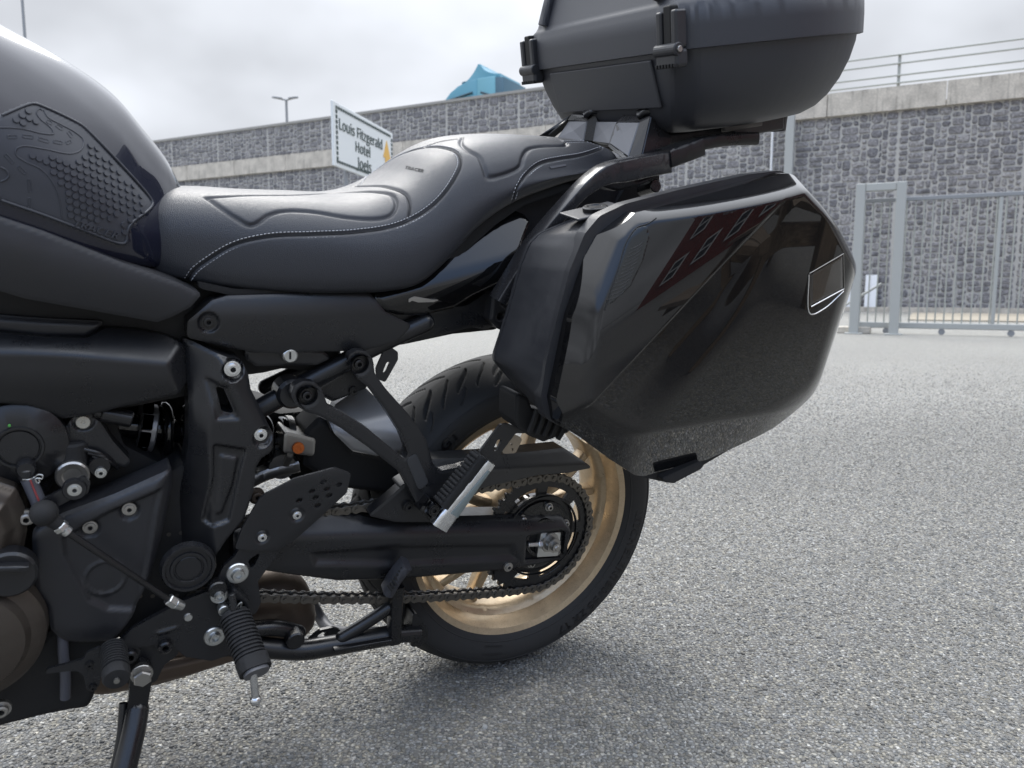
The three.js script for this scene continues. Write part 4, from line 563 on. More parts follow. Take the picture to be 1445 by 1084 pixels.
// ---- engine: sprocket cover, clutch and generator covers, hoses, shift linkage
{
  const ec = panel(bike, 'sprocket_cover', M.matte, [[45, 757], [47, 744], [58, 735], [95, 720], [160, 696], [243, 660, .003], [243, 690], [228, 760], [212, 810], [186, 865], [160, 902], [120, 906], [88, 903], [72, 884], [66, 850], [50, 828]], 0.150, { t: 0.04, r: 0.006, h: 0.014, cell: 0.003, k: 0.005, facets: [[60, 742, 240, 672, 0.6, 0.013], [222, 690, 196, 850, 0.8, 0.013], [75, 890, 165, 890, 0.4, 0.012]], emb: [{ p: [[84, 752], [150, 715], [232, 680], [222, 720], [198, 858], [150, 856], [122, 842], [104, 810], [88, 780]], h: -0.006, w: 0.007 }, { c: [148, 811, 0.0265], ring: 0.020, h: 0.002, w: 0.002 }, { c: [127, 743, 0.013], h: -0.004, w: 0.003 }, { c: [182, 718, 0.0135], h: -0.004, w: 0.003 }] });
  bolt(ec, L(127, 743.5, 0.156), 0.0085, M.steel); bolt(ec, L(182, 718, 0.156), 0.0085, M.steel);
  const gc = L(-54, 893, 0.165);
  const gen = part(bike, 'generator_cover', latheGeo(gc, [[0, .046], [.040, .045], [.066, .036], [.072, .026], [.082, .022], [.088, .016], [.090, 0], [.090, -.05]], Zup, 80), M.bronze);
  bolt(gen, V(...L(49, 875, 0.176).toArray()), 0.0105, M.steel, Zup, 0.9); bolt(gen, L(2, 1000, 0.17), 0.011, M.steel, Zup, 0.9); bolt(bike, L(37, 730, 0.16), 0.010, M.steel, Zup, 1);
  panel(bike, 'clutch_cover', M.bronze, [[-110, 668], [0, 684], [22, 692], [35, 720], [38, 752], [30, 792], [-20, 812], [-110, 812]], 0.165, { t: 0.06, r: 0.018, h: 0.01, emb: [{ p: [[-40, 700], [10, 704], [24, 740], [16, 785], [-40, 792]], h: 0.012, w: 0.014 }] });
  part(bike, 'oil_filler_cap', cat([latheGeo(L(14, 806, 0.19), [[0, .012], [.026, .012], [.029, .009], [.029, -.01]], Zup, 40), barGeo([L(-14, 801, .204), L(14, 800, 0.206), L(40, 800, 0.206)], 0.008, 0.016, Zup, 10)]), M.satin);
  const wp = part(bike, 'pulley_cover', latheGeo(L(27, 628, 0.135), [[0, .010], [.0205, .010], [.0215, .008], [.0225, .008], [.0235, .0115], [.026, .0115], [.027, .009], [.048, .004], [.052, .001], [.053, -.02]], Zup, 64), M.satin); bolt(wp, L(13, 601, 0.146), 0.0014, mat(0.1, 0.4, 0.08, 0.5));
  part(bike, 'hose_end', cat([latheGeo(L(37, 661, 0.15), [[0, .008], [.009, .008], [.011, .004], [.011, -.01]], Zup, 24), rodGeo(L(37, 661, 0.15), L(39, 676, 0.15), 0.0095)]), M.satin);
  part(bike, 'breather_hose', tubeGeo([L(38, 672, 0.15), L(46, 690, 0.155), L(57, 716, 0.16), L(64, 745, 0.15)], 0.0085, 30), M.hose); part(bike, 'hose_stripe', tubeGeo([L(42, 676, 0.159), L(47.5, 690, 0.164), L(58, 716, 0.169), L(64, 742, 0.16)], 0.0012, 30, 6), M.red);
  part(bike, 'hose_clip', cat([tubeGeo([L(32, 677, .163), L(40, 677, .168), L(48, 674, .164), L(54, 670, .166), L(60, 671, .168), L(59, 676, .168), L(54, 675, .168), L(50, 676, .168), L(53, 682, .168), L(56, 680, .168), L(54, 676, .168)], 0.0009, 60, 6)]), M.zinc);
  part(bike, 'ribbed_hose', cat(Array.from({ length: 26 }, (_, i) => { const t = i / 25, p = L(86 - 22 * t * t - 6 * t, 622 + 68 * t, 0.115); return latheGeo(p, [[.006, -.0013], [.0085, 0], [.006, .0013]], V(-0.25 - 0.3 * t, -1, 0), 16); })), M.rubber);
  panel(bike, 'engine_mount', M.satin, [[88, 610], [104, 588], [128, 586], [142, 598], [160, 625], [185, 652], [178, 662], [120, 640], [92, 626]], 0.125, { t: 0.03, r: 0.004, emb: [{ c: [118, 594, 0.0145], h: -0.003, w: 0.003 }] });
  part(bike, 'mount_plug', latheGeo(L(117, 595, 0.124), [[0, .003], [.002, .003], [.0025, .004], [.0078, .004], [.0085, .002], [.0085, -.003]], Zup, 28), mat(0.42, 0.40, 0.34, 0.5, 0.5));
  part(bike, 'neutral_switch', cat([latheGeo(L(102, 670, 0.140), [[0, .004], [.010, .004], [.012, .006], [.017, .007], [.0192, .005], [.0192, -.004]], Zup, 36), rodGeo(L(102, 628, 0.115), L(102, 664, 0.115), 0.017)]), M.steel);
  part(bike, 'solenoid_body', cat([rodGeo(L(101, 622, 0.12), L(102, 660, 0.12), 0.0185), rodGeo(L(92, 600, 0.12), L(94, 618, 0.12), 0.007)]), M.rubber);
  bolt(bike, L(142, 667, 0.138), 0.0068, M.zinc); part(bike, 'case_boss', cat([latheGeo(L(140, 655, 0.125), [[0, .01], [.012, .01], [.016, 0], [.016, -.02]], Zup, 24), ...[0, 1, 2].map(i => tubeGeo([L(118 + i * 6, 634 + i * 5, 0.13), L(140 + i * 6, 640 + i * 5, 0.132), L(166, 655 + i * 3, 0.12)], 0.003, 16, 8))]), M.metalBlack);
  // shift linkage
  panel(bike, 'shift_arm', M.satin, [[52, 722], [60, 706], [92, 690], [118, 672], [128, 682], [124, 698], [104, 704], [78, 718], [66, 732]], 0.176, { t: 0.006, r: 0.002, f: 0.005 });
  bolt(bike, L(105, 691, 0.179), 0.0078, M.zinc, Zup, 0.5); part(bike, 'clamp', latheGeo(L(105, 691, .178), [[0, .002], [.0125, .002], [.0135, 0], [.0135, -.006]], Zup, 30), M.satin);
  part(bike, 'ball_boot', cat([new THREE.SphereGeometry(0.0155, 24, 16).translate(...L(62, 724, 0.19).toArray()), rodGeo(L(66, 729, 0.19), L(84, 742, 0.19), 0.0095, 0.0075)]), M.rubber);
  part(bike, 'lock_nut', cat([rodGeo(L(83, 741, 0.19), L(90, 747, 0.19), 0.0088, 0.0088, 6), rodGeo(L(90, 747, 0.19), L(97, 752, 0.19), 0.0068, 0.0068, 16)]), M.zinc);
  part(bike, 'shift_rod', rodGeo(L(97, 752, 0.19), L(238, 846, 0.185), 0.0042), M.metalBlack);
  part(bike, 'lower_lock_nut', cat([rodGeo(L(237, 845, 0.185), L(247, 852, 0.184), 0.0080, 0.0080, 6), rodGeo(L(246, 851, 0.184), L(258, 856, 0.182), 0.0075, 0.0060)]), M.zinc);
  panel(bike, 'oil_sump', M.dark, [[-110, 930], [20, 950], [75, 890], [160, 895], [165, 935], [136, 960], [133, 985], [125, 1000], [60, 1012], [0, 1028], [-110, 1050]], 0.135, { t: 0.25, r: 0.008, flat: -0.12 });
  part(bike, 'overflow_hose', tubeGeo([L(88, 880, 0.150), L(89, 920, 0.152), L(92, 950, 0.150), L(92, 985, 0.148)], 0.0065, 30), M.hose);
  panel(bike, 'shift_stop_bracket', M.satin, [[64, 952], [66, 945], [118, 931], [122, 922], [144, 912], [145, 945], [140, 968], [130, 978], [122, 974], [118, 955], [110, 948], [96, 948]], 0.185, { t: 0.004, r: 0.001, f: 0.004 }); bolt(bike, L(126, 939, .187), .005, M.metalBlack); bolt(bike, L(131, 971, .187), .005, M.metalBlack);
}
// ---- footrest plate, heel guard, rider's footrest, shift pedal, side stand
{
  const z = 0.165, fp = panel(bike, 'footrest_plate', M.satin, [[163, 912], [186, 889], [261, 848], [298, 834], [316, 800, .01], [332, 786, .01], [340, 772], [352, 762], [398, 768], [393, 782], [364, 822], [369, 850], [362, 866], [346, 874], [330, 924], [298, 934], [262, 928], [236, 908], [180, 918]], z, { t: 0.008, r: 0.002, f: 0.006, cell: 0.0028, emb: [{ p: [[210, 893], [248, 882], [262, 886], [225, 897]], h: 0.003, w: 0.004 }], holes: [[[350, 792], [370, 778], [360, 798], [354, 804]]] });
  const fl = (x, y, r, zz = z) => part(fp, 'flange_bolt', latheGeo(L(x, y, zz + 0.001), [[0, .004], [r * .26, .004], [r * .3, .0085], [r * .5, .009], [r * .58, .006], [r * .62, .003], [r * .92, .0026], [r, .001], [r, -.003]], Zup, 40), M.zinc);
  fl(335, 809, 0.0155); fl(302.5, 898, 0.0145); fl(309, 840, 0.0120, z + 0.012); part(fp, 'spacer', latheGeo(L(305, 826, z), [[0, .016], [.011, .016], [.0125, .014], [.0125, 0]], Zup, 30), M.metalBlack);
  part(fp, 'rivet', latheGeo(L(265.5, 871, z), [[0, .003], [.005, .0025], [.006, 0]], Zup, 20), M.zinc);
  const hg = panel(bike, 'heel_guard', M.satin, [[331, 776, .006], [342, 746], [366, 705, .01], [376, 697], [417, 676], [474, 661, .006], [496, 669, .006], [490, 696], [439, 744], [417, 764], [394, 778], [360, 778]], z + 0.006, { t: 0.004, r: 0.0015, f: 0.006, cell: 0.002, facets: [[400, 675, 490, 660, 0.3], [395, 772, 480, 708, 0.35]], k: 0.004, emb: [{ c: [419, 727, 0.0125], h: -0.0028, w: 0.005 }, { c: [370, 758.5, 0.0115], h: -0.0028, w: 0.005 }], holes: [[456, 681], [478, 685], [440, 694], [461, 691], [422, 707], [445, 703], [464, 700], [448, 714]].map(([x, y]) => [[x - 5, y + 1], [x - 1, y - 3.6], [x + 6, y - 3.4], [x + 4, y + 1.5], [x - 2, y + 3.6]]) });
  bolt(hg, L(419, 727, z + 0.004), 0.0062, M.chrome); bolt(hg, L(370, 758.5, z + 0.004), 0.0062, M.chrome);
  panel(bike, 'heel_guard_backing', M.dark, [[400, 690], [470, 675], [485, 690], [440, 735], [395, 745]], z - 0.03, { t: 0.01 });
  bolt(bike, L(362, 700, 0.10), 0.012, M.rust, Zup, 0.9);
  // rider's footrest: ribbed rubber on a steel core with a feeler pin
  const a = L(330, 866, 0.185), b = L(361, 947, 0.262), ax = b.clone().sub(a), n = ax.clone().normalize();
  const up = V(0, 0, 0).crossVectors(n, V(1, 0, 0)).normalize(), ribs = []; ribs.push(barGeo([a, a.clone().lerp(b, 0.5), b], 0.036, 0.030, V(0, 1, 0), 12, 0.45)); for (let i = 0; i < 12; i++) { const p = a.clone().addScaledVector(ax, 0.06 + i * 0.062); ribs.push(barGeo([p, p.clone().addScaledVector(ax, 0.014), p.clone().addScaledVector(ax, 0.030)], 0.0425, 0.036, V(0, 1, 0), 3, 0.48)); } ribs.push(barGeo([a.clone().addScaledVector(ax, 0.80), a.clone().addScaledVector(ax, 0.9), b], 0.0425, t => 0.037 - 0.006 * t, V(0, 1, 0), 6, 0.4));
  const fr = part(bike, 'footrest', cat(ribs), M.rubber); part(fr, 'end_cap', barGeo([b, b.clone().addScaledVector(ax, 0.02), b.clone().addScaledVector(ax, 0.05)], 0.034, 0.026, V(0, 1, 0), 4, 0.45), mat(0.09, 0.09, 0.095, 0.5));
  const f0 = L(357, 948, 0.262), f1 = L(360.5, 988, 0.262); part(fr, 'feeler_pin', cat([rodGeo(f0, f1, 0.0052), new THREE.SphereGeometry(0.0078, 20, 14).translate(...f1.toArray())]), M.chrome);
  part(bike, 'footrest_bracket', cat([panelGeo([[318, 856], [330, 834], [338, 836], [352, 850], [352, 868], [338, 874], [322, 870]], z + 0.018, { t: 0.022, r: 0.002, holes: [[[334, 846], [345, 852], [346, 864], [336, 862]]] }), rodGeo(L(327, 838, z + 0.024), L(331, 868, z + 0.03), 0.005)]), M.satin); part(bike, 'clevis_pin', latheGeo(L(316, 861, z + 0.02), [[0, .004], [.007, .004], [.0078, .003], [.0078, -.01]], Zup, 24), M.zinc); part(bike, 'return_spring', tubeGeo([L(333, 862, z + .028), L(336, 854, z + .032), L(341, 850, z + .034), L(338, 860, z + .03)], 0.0013, 20, 6), M.zinc);
  // shift pedal rubber
  const s0 = L(160, 914, 0.180), s1 = L(164, 955, 0.235), sx = s1.clone().sub(s0), sr = [rodGeo(s0, s1, 0.0135)]; for (let i = 0; i < 9; i++) sr.push(latheGeo(s0.clone().addScaledVector(sx, 0.05 + i * 0.085), [[.012, -.0018], [.0162, -.0010], [.0162, .0010], [.012, .0018]], sx, 28)); sr.push(latheGeo(s0.clone().addScaledVector(sx, 0.80), [[.012, 0], [.0165, .002], [.0165, .012], [.0145, .016], [0, .017]], sx, 28));
  part(bike, 'shift_pedal', cat(sr), M.rubber); part(bike, 'pedal_tip', cat([latheGeo(s1, [[.008, 0], [.008, .003], [.0035, .004], [.0035, .009], [0, .010]], sx, 20)]), M.steel);
  // side stand
  panel(bike, 'stand_bracket', M.satin, [[172, 920], [190, 912], [240, 898], [252, 900], [252, 925], [232, 940], [220, 965], [180, 968], [168, 945]], 0.158, { t: 0.02, r: 0.003, f: 0.008 });
  bolt(bike, L(183, 922, 0.162), 0.0130, M.metalBlack, Zup, 1); bolt(bike, L(232, 909, 0.162), 0.0125, M.metalBlack, Zup, 1);
  const ss = panel(bike, 'side_stand', M.metalBlack, [[180, 1002], [185, 948, .02], [196, 934, .02], [212, 937, .02], [216, 955], [208, 1000], [200, 1012], [184, 1010]], 0.176, { t: 0.012, r: 0.002, f: 0.008 });
  part(ss, 'stand_tube', capTube([L(194, 1002, 0.170), L(188, 1035, 0.188), L(170, 1110, 0.225), L(157, 1165, 0.25)], 0.0150, 40, 24), M.metalBlack); part(ss, 'foot', aim(new RoundedBoxGeometry(0.06, 0.012, 0.05, 2, 0.004), L(152, 1180, 0.255), V(0, 1, 0)), M.metalBlack);
  part(ss, 'pivot_bolt', cat([rodGeo(L(200, 952, 0.174), L(200, 952, 0.174).add(V(0, 0, .013)), 0.0122, 0.0122, 6), latheGeo(L(200, 952, .1765), [[0, .001], [.0135, .001], [.0142, 0], [.0142, -.002]], Zup, 30)]), M.steel);
  part(bike, 'stand_spring', tubeGeo([L(174, 992, 0.16), L(170, 1040, 0.175), L(160, 1090, 0.19)], 0.0055, 30), M.metalBlack);
}
// ---- exhaust collector and centre stand
{
  part(bike, 'exhaust', cat([capTube([L(150, 945, 0.02), L(230, 930, 0.02), L(310, 905, 0.02), L(410, 870, 0.0)], 0.036, 50, 24), capTube([L(360, 840, 0.03), L(395, 838, 0.03), L(410, 870, 0.02)], 0.042, 40, 24)]), M.rust);
  panel(bike, 'exhaust_shield', M.rust, [[200, 972], [212, 945], [330, 918], [345, 932], [270, 956]], 0.07, { t: 0.09, r: 0.01 });
  part(bike, 'lower_bracket', panelGeo([[245, 905], [345, 885], [360, 905], [340, 928], [262, 930]], 0.13, { t: 0.03, r: 0.004 }), M.dark);
  const cs = part(bike, 'centre_stand', cat([capTube([L(352, 912, 0.10), L(395, 916, 0.105), L(430, 917, 0.11), L(470, 911, 0.115), L(560, 895, 0.12)], 0.0165, 50, 20), barGeo([L(555, 905, .128), L(557, 870, .130), L(560, 826, .132)], 0.020, 0.024, V(0, 0, 1), 10), capTube([L(482, 900, .118), L(515, 880, .12), L(549, 858, .124)], 0.0105, 20, 16), barGeo([L(470, 915, .13), L(520, 906, .132), L(550, 901, .134)], 0.006, 0.02, V(0, 0, 1), 8), capTube([L(356, 888, .10), L(390, 886, .10), L(420, 893, .10)], 0.013), latheGeo(L(415, 900, .115), [[0, .012], [.012, .012], [.014, .01], [.014, -.01]], Zup, 24)]), M.metalBlack);
  part(cs, 'tread_pad', barGeo([L(546, 834, 0.150), L(559, 812, 0.158), L(573, 795, 0.164)], 0.016, 0.032, V(0, 0, 1), 12, 0.4), mat(0.030, 0.031, 0.037, 0.5)); part(cs, 'pad_ribs', cat(Array.from({ length: 7 }, (_, i) => { const t = i / 6; return rodGeo(L(547 + 19 * t, 826 - 25 * t, 0.172), L(553 + 19 * t, 834 - 25 * t, 0.172), 0.0018, 0.0018, 8); })), M.rubber);
  part(cs, 'stand_foot', cat([rodGeo(L(558, 895, .122), L(592, 893, .122), 0.015), panelGeo([[583, 868], [588, 866], [604, 888], [605, 902], [594, 914], [580, 914]], 0.125, { t: 0.035, r: 0.002 })]), M.metalBlack);
  part(bike, 'far_stand_leg', capTube([L(437, 845, -0.06), L(452, 872, -0.05), L(465, 888, -0.02), L(495, 893, 0.02), L(540, 893, 0.06)], 0.0105, 40), mat(0.10, 0.10, 0.105, 0.5, 0.4));
  panel(bike, 'stand_gusset', M.metalBlack, [[432, 906], [452, 890], [470, 886], [482, 890], [476, 904], [450, 910]], 0.08, { t: 0.006, r: 0.001, holes: [[[444, 901], [455, 893], [466, 891], [458, 899]]] });
}
// ---- passenger footrest bracket and folded footrest
{
  const z = 0.160, pl = { z, sx: 0.10, x: -0.40 };
  const br = panel(bike, 'footrest_hanger', M.satin, [[491, 512], [494, 501], [505, 495], [518, 497], [527, 507], [530, 528], [545, 549], [578, 586], [603, 622], [612, 655], [622, 666], [650, 660], [680, 650], [684, 660], [652, 690], [622, 706], [614, 728], [606, 734], [594, 722], [578, 690], [566, 668], [520, 632], [480, 604], [452, 588], [434, 583], [418, 573], [411, 558], [416, 545], [428, 538.5], [444, 540], [455, 550], [463, 572], [492, 588], [520, 606], [566, 644], [573, 650], [577, 641], [566, 612], [540, 572], [522, 548], [505, 535]], pl, { t: 0.016, r: 0.0035, f: 0.006, cell: 0.0025, rounds: [[507, 514, 0.0150], [434, 558.5, 0.0150]] });
  panel(br, 'hanger_web', mat(0.03, 0.031, 0.033, 0.55), [[574, 650], [588, 640], [606, 682], [592, 694]], { z: z + 0.004, sx: 0.10, x: -0.40 }, { t: 0.012, r: 0.002 });
  for (const [x, y] of [[507, 514], [434, 558.5]]) { part(br, 'bolt_well', latheGeo(L(x, y, { z: z - 0.014, sx: .1, x: -.4 }), [[0, 0], [.0145, 0], [.0150, .002], [.0150, .012], [.0165, .015]], Zup, 40), M.metalBlack); bolt(br, L(x - 2, y - 1, { z: z - 0.012, sx: .1, x: -.4 }), 0.0095, M.metalBlack, Zup, 0.9); }
  panel(br, 'hinge_block', M.gloss, [[593, 722], [608, 702], [624, 716], [628, 724], [612, 742]], z + 0.035, { t: 0.025, r: 0.004, f: 0.004 });
  const a = L(618, 742, 0.212), b = L(690, 650, 0.222), ax = b.clone().sub(a), side = V(0, 0, 0).crossVectors(ax, Zup).normalize();   // side points right-down
  const pf = part(bike, 'passenger_footrest', barGeo([a, a.clone().lerp(b, 0.5), b], t => 0.030 - 0.012 * t, 0.022, Zup, 16, 0.22), M.chrome);
  part(pf, 'inlay', (() => { const o = V(0, 0, 0.0117).addScaledVector(side, 0.004); return barGeo([a.clone().addScaledVector(ax, 0.22).add(o), a.clone().addScaledVector(ax, 0.55).add(o), a.clone().addScaledVector(ax, 0.90).add(o)], t => 0.015 - 0.011 * t, 0.002, Zup, 8, 0.3); })(), mat(0.20, 0.235, 0.23, 0.45, 0.3));
  const rb = []; const off = side.clone().multiplyScalar(-0.019); rb.push(barGeo([a.clone().addScaledVector(ax, 0.24).add(off), a.clone().addScaledVector(ax, 0.6).add(off), b.clone().addScaledVector(ax, 0.0).add(off)], 0.016, 0.026, Zup, 8, 0.2)); for (let i = 0; i < 13; i++) { const p = a.clone().addScaledVector(ax, 0.27 + i * 0.057).addScaledVector(side, -0.028); rb.push(rodGeo(p.clone().add(V(0, 0, -0.012)), p.clone().add(V(0, 0, 0.0125)), 0.0030, 0.0030, 10)); }
  part(pf, 'grip_rubber', cat(rb), M.rubber); bolt(pf, L(612, 720, 0.214), 0.009, M.gloss, Zup, 0.5);
}
// ---- pannier stay plates under the case
panel(bike, 'stay_plate', M.satin, [[676, 640], [706, 600, .004], [716, 598], [740, 607], [744, 612], [728, 612], [698, 652]], 0.20, { t: 0.005, r: 0.001, f: 0.003, holes: [[[696, 636], [703, 620], [709, 621], [701, 638]]] });
part(bike, 'stay_tab', panelGeo([[706, 641], [726, 613], [738, 619], [728, 640]], 0.165, { t: 0.004, r: 0.0008, rounds: [[722, 627, 0.0022], [723.5, 634.5, 0.0022]] }), mat(0.33, 0.28, 0.22, 0.45, 0.5));
// ---- fuel tank, knee pad
const tankGeo = loftGeo([
  { x: -0.98, pts: [[0, 1.135], [.06, 1.132], [.115, 1.105], [.150, 1.05], [.168, .99], [.170, .92], [.155, .82], [.10, .80], [0, .80]] },
  { x: -0.86, pts: [[0, 1.105], [.06, 1.102], [.115, 1.078], [.150, 1.03], [.168, .97], [.170, .91], [.155, .82], [.10, .80], [0, .80]] },
  { x: -0.77, pts: [[0, 1.062], [.055, 1.058], [.106, 1.032], [.140, .985], [.160, .935], [.164, .89], [.152, .81], [.10, .79], [0, .79]] },
  { x: -0.70, pts: [[0, 1.030], [.050, 1.024], [.094, .992], [.126, .945], [.148, .90], [.154, .865], [.144, .80], [.09, .785], [0, .785]] },
  { x: -0.65, pts: [[0, .998], [.044, .988], [.080, .952], [.108, .905], [.130, .868], [.138, .838], [.130, .795], [.08, .785], [0, .785]] },
  { x: -0.615, pts: [[0, .957], [.036, .946], [.064, .912], [.086, .875], [.104, .846], [.112, .822], [.106, .79], [.07, .785], [0, .785]] },
  { x: -0.588, pts: [[0, .921], [.026, .910], [.046, .884], [.062, .858], [.074, .835], [.080, .815], [.076, .79], [.05, .785], [0, .785]] },
  { x: -0.568, pts: [[0, .880], [.012, .872], [.022, .858], [.030, .842], [.036, .826], [.038, .81], [.036, .79], [.02, .785], [0, .785]] }], 80, 140);
part(bike, 'fuel_tank', tankGeo, M.tank);
{
  const hit = caster(tankGeo);
  const out = [[-70, 190], [0, 161], [42, 144.5], [50, 145], [112, 174], [122, 182], [213, 282], [216, 290], [211, 298], [186, 318], [180, 330], [178, 345], [172, 347], [120, 328], [60, 305], [0, 284], [-70, 258]];
  // the pad is meshed over its outline and laid on the tank, 2.5 mm thick, with a road in relief and a field of studs
  const P0 = fillet(out.map(([x, y]) => ({ x, y })), 8), c = 3.2, road = [[-20, 189], [10, 184], [40, 188], [70, 198], [100, 207], [112, 204], [116, 196], [108, 186], [94, 178], [76, 171], [62, 160], [56, 150]], roadB = [[-20, 222], [0, 218], [24, 218], [24, 210], [32, 208], [60, 211], [96, 216], [112, 214]];
  const g = new THREE.PlaneGeometry(1, 1); const pos = [], nr = [], ix = [], id = new Map();
  const top = (x, y) => { const k = x + ',' + y; let v = id.get(k); if (v !== undefined) return v; const h = hit(x, y); if (!h) return -1; const d = polyDist(P0, x, y), t = 0.0026 * sstep(-1.2, 3.5, d) - 0.0004 * (sstep(4, 6, d) - sstep(6, 8, d)); const p = h.p.addScaledVector(h.n, t); v = pos.length / 3; pos.push(p.x, p.y, p.z); id.set(k, v); return v; };
  for (let y = 138; y < 352; y += c) for (let x = -74; x < 222; x += c) { if (polyDist(P0, x + c / 2, y + c / 2) < -0.3) continue; const a = top(x, y), b = top(x + c, y), d = top(x + c, y + c), e = top(x, y + c); if (Math.min(a, b, d, e) >= 0) ix.push(a, e, b, b, e, d); }
  const pg = new THREE.BufferGeometry(); pg.setAttribute('position', new THREE.Float32BufferAttribute(pos, 3)); pg.setIndex(ix); pg.computeVertexNormals();
  const pad = part(bike, 'knee_pad', pg, M.pad), lay = (list, h) => list.map(q => q.p.clone().addScaledVector(q.n, h));
  const inset = fillet(out.map(([x, y]) => ({ x, y })), 8), mx = 75, my = 240;
  part(pad, 'pad_rim', tubeGeo(lay(trace(hit, out.slice(1, -1).map(([x, y]) => [x + (mx - x) * 0.022, y + (my - y) * 0.035]), 4), 0.0024), 0.0017, 260, 8), M.pad);
  const edge1 = [[-40, 184], [0, 181], [30, 183], [60, 190], [74, 190], [70, 182], [54, 168], [50, 160], [54, 155], [58, 157]], edge2 = [[60, 157], [66, 167], [84, 177], [104, 188], [116, 200], [112, 213], [98, 218], [60, 211], [32, 207], [22, 211], [22, 219], [34, 228], [58, 240], [76, 262], [84, 286], [87, 308]];
  part(pad, 'road_edge', cat([tubeGeo(lay(trace(hit, edge1), 0.0026), 0.0009, 120, 6), tubeGeo(lay(trace(hit, edge2), 0.0026), 0.0009, 200, 6), tubeGeo(lay(trace(hit, [[0, 236], [8, 240], [12, 248], [6, 254], [0, 256]]), 0.0026), 0.0012, 40, 6)]), M.pad);
  const dash = [[16, 194, 12, 0], [38, 194, 14, .15], [60, 199, 14, .3], [80, 202, 12, .2], [95, 202, 7, -.4], [97, 191, 9, .9], [82, 181, 10, .6], [68, 174, 8, .5], [12, 224, 16, .8], [30, 240, 14, .8], [41, 262, 18, 1.45], [41, 287, 15, 1.55]];
  part(pad, 'road_dashes', cat(dash.map(([x, y, l, a]) => { const q = [[-l / 2, -2], [l / 2, -2], [l / 2, 2], [-l / 2, 2]].map(([u, v]) => [x + u * Math.cos(a) - v * Math.sin(a), y + u * Math.sin(a) + v * Math.cos(a)]); const pp = [...q, q[0]].map(([x, y]) => hit(x, y)).filter(Boolean); return new THREE.TubeGeometry(new THREE.CatmullRomCurve3(lay(pp, 0.0026), false, 'catmullrom', 0.05), 24, 0.0006, 5); })), M.pad);
  const field1 = [[70, 168], [100, 180], [118, 186], [122, 190], [210, 284], [206, 298], [182, 318], [174, 338], [96, 310], [88, 286], [80, 262], [62, 238], [36, 226], [28, 214], [60, 217], [98, 224], [118, 212], [122, 200], [110, 188], [86, 175]], field2 = [[0, 172], [42, 152], [50, 158], [50, 168], [66, 187], [30, 179], [0, 176], [-60, 184], [-60, 190]];
  const stud = new THREE.CylinderGeometry(0.0031, 0.0036, 0.0024, 14).toNonIndexed(), ps = [field1, field2].map(f => f.map(([x, y]) => ({ x, y })));
  const ca = Math.cos(0.42), sa = Math.sin(0.42); let made = 0;
  for (let j = -40; j < 40; j++) for (let i = -40; i < 40; i++) { const u = (i + (j % 2) * 0.5) * 10.4, v = j * 9.0, x = 110 + u * ca - v * sa, y = 240 + u * sa + v * ca; if (Math.max(...ps.map(q => polyDist(q, x, y))) < 3.6 || made > 290) continue; if (y > 312 - (150 - x) * -0.32 && x < 172 && y > 300) continue; const h = hit(x, y); if (!h) continue; const m = new THREE.Mesh(stud, M.pad); m.name = 'stud'; m.position.copy(h.p).addScaledVector(h.n, 0.0032); m.quaternion.setFromUnitVectors(V(0, 1, 0), h.n); pad.add(m); made++; }
  textOn(pad, hit, 'TRACER', [101, 317], [164, 337], 0.0046, M.pad, 9.5, 0.0024, 0.22);
}
// lettering laid letter by letter along a line on a surface; size in side-view units
function textOn(parent, hit, s, a, b, lift, m, size, depth = 0.001, slant = 0.2, font = fontBold) {
  const t = textGeo(s, 1, 1, font, 3), bb = t.boundingBox, p = t.attributes.position, w = bb.max.x - bb.min.x, dx = b[0] - a[0], dy = b[1] - a[1], l = Math.hypot(dx, dy), ok = [];
  const uvx = dx / l, uvy = dy / l;
  for (let i = 0; i < p.count; i++) { const u = (p.getX(i) - bb.min.x) / w * l + p.getY(i) * size * slant, v = p.getY(i) * size, h = hit(a[0] + uvx * u + uvy * v, a[1] + uvy * u - uvx * v); if (!h) return; const q = h.p.addScaledVector(h.n, lift - depth + p.getZ(i) * depth); p.setXYZ(i, q.x, q.y, q.z); }
  t.computeVertexNormals(); part(parent, 'lettering', t, m);
}
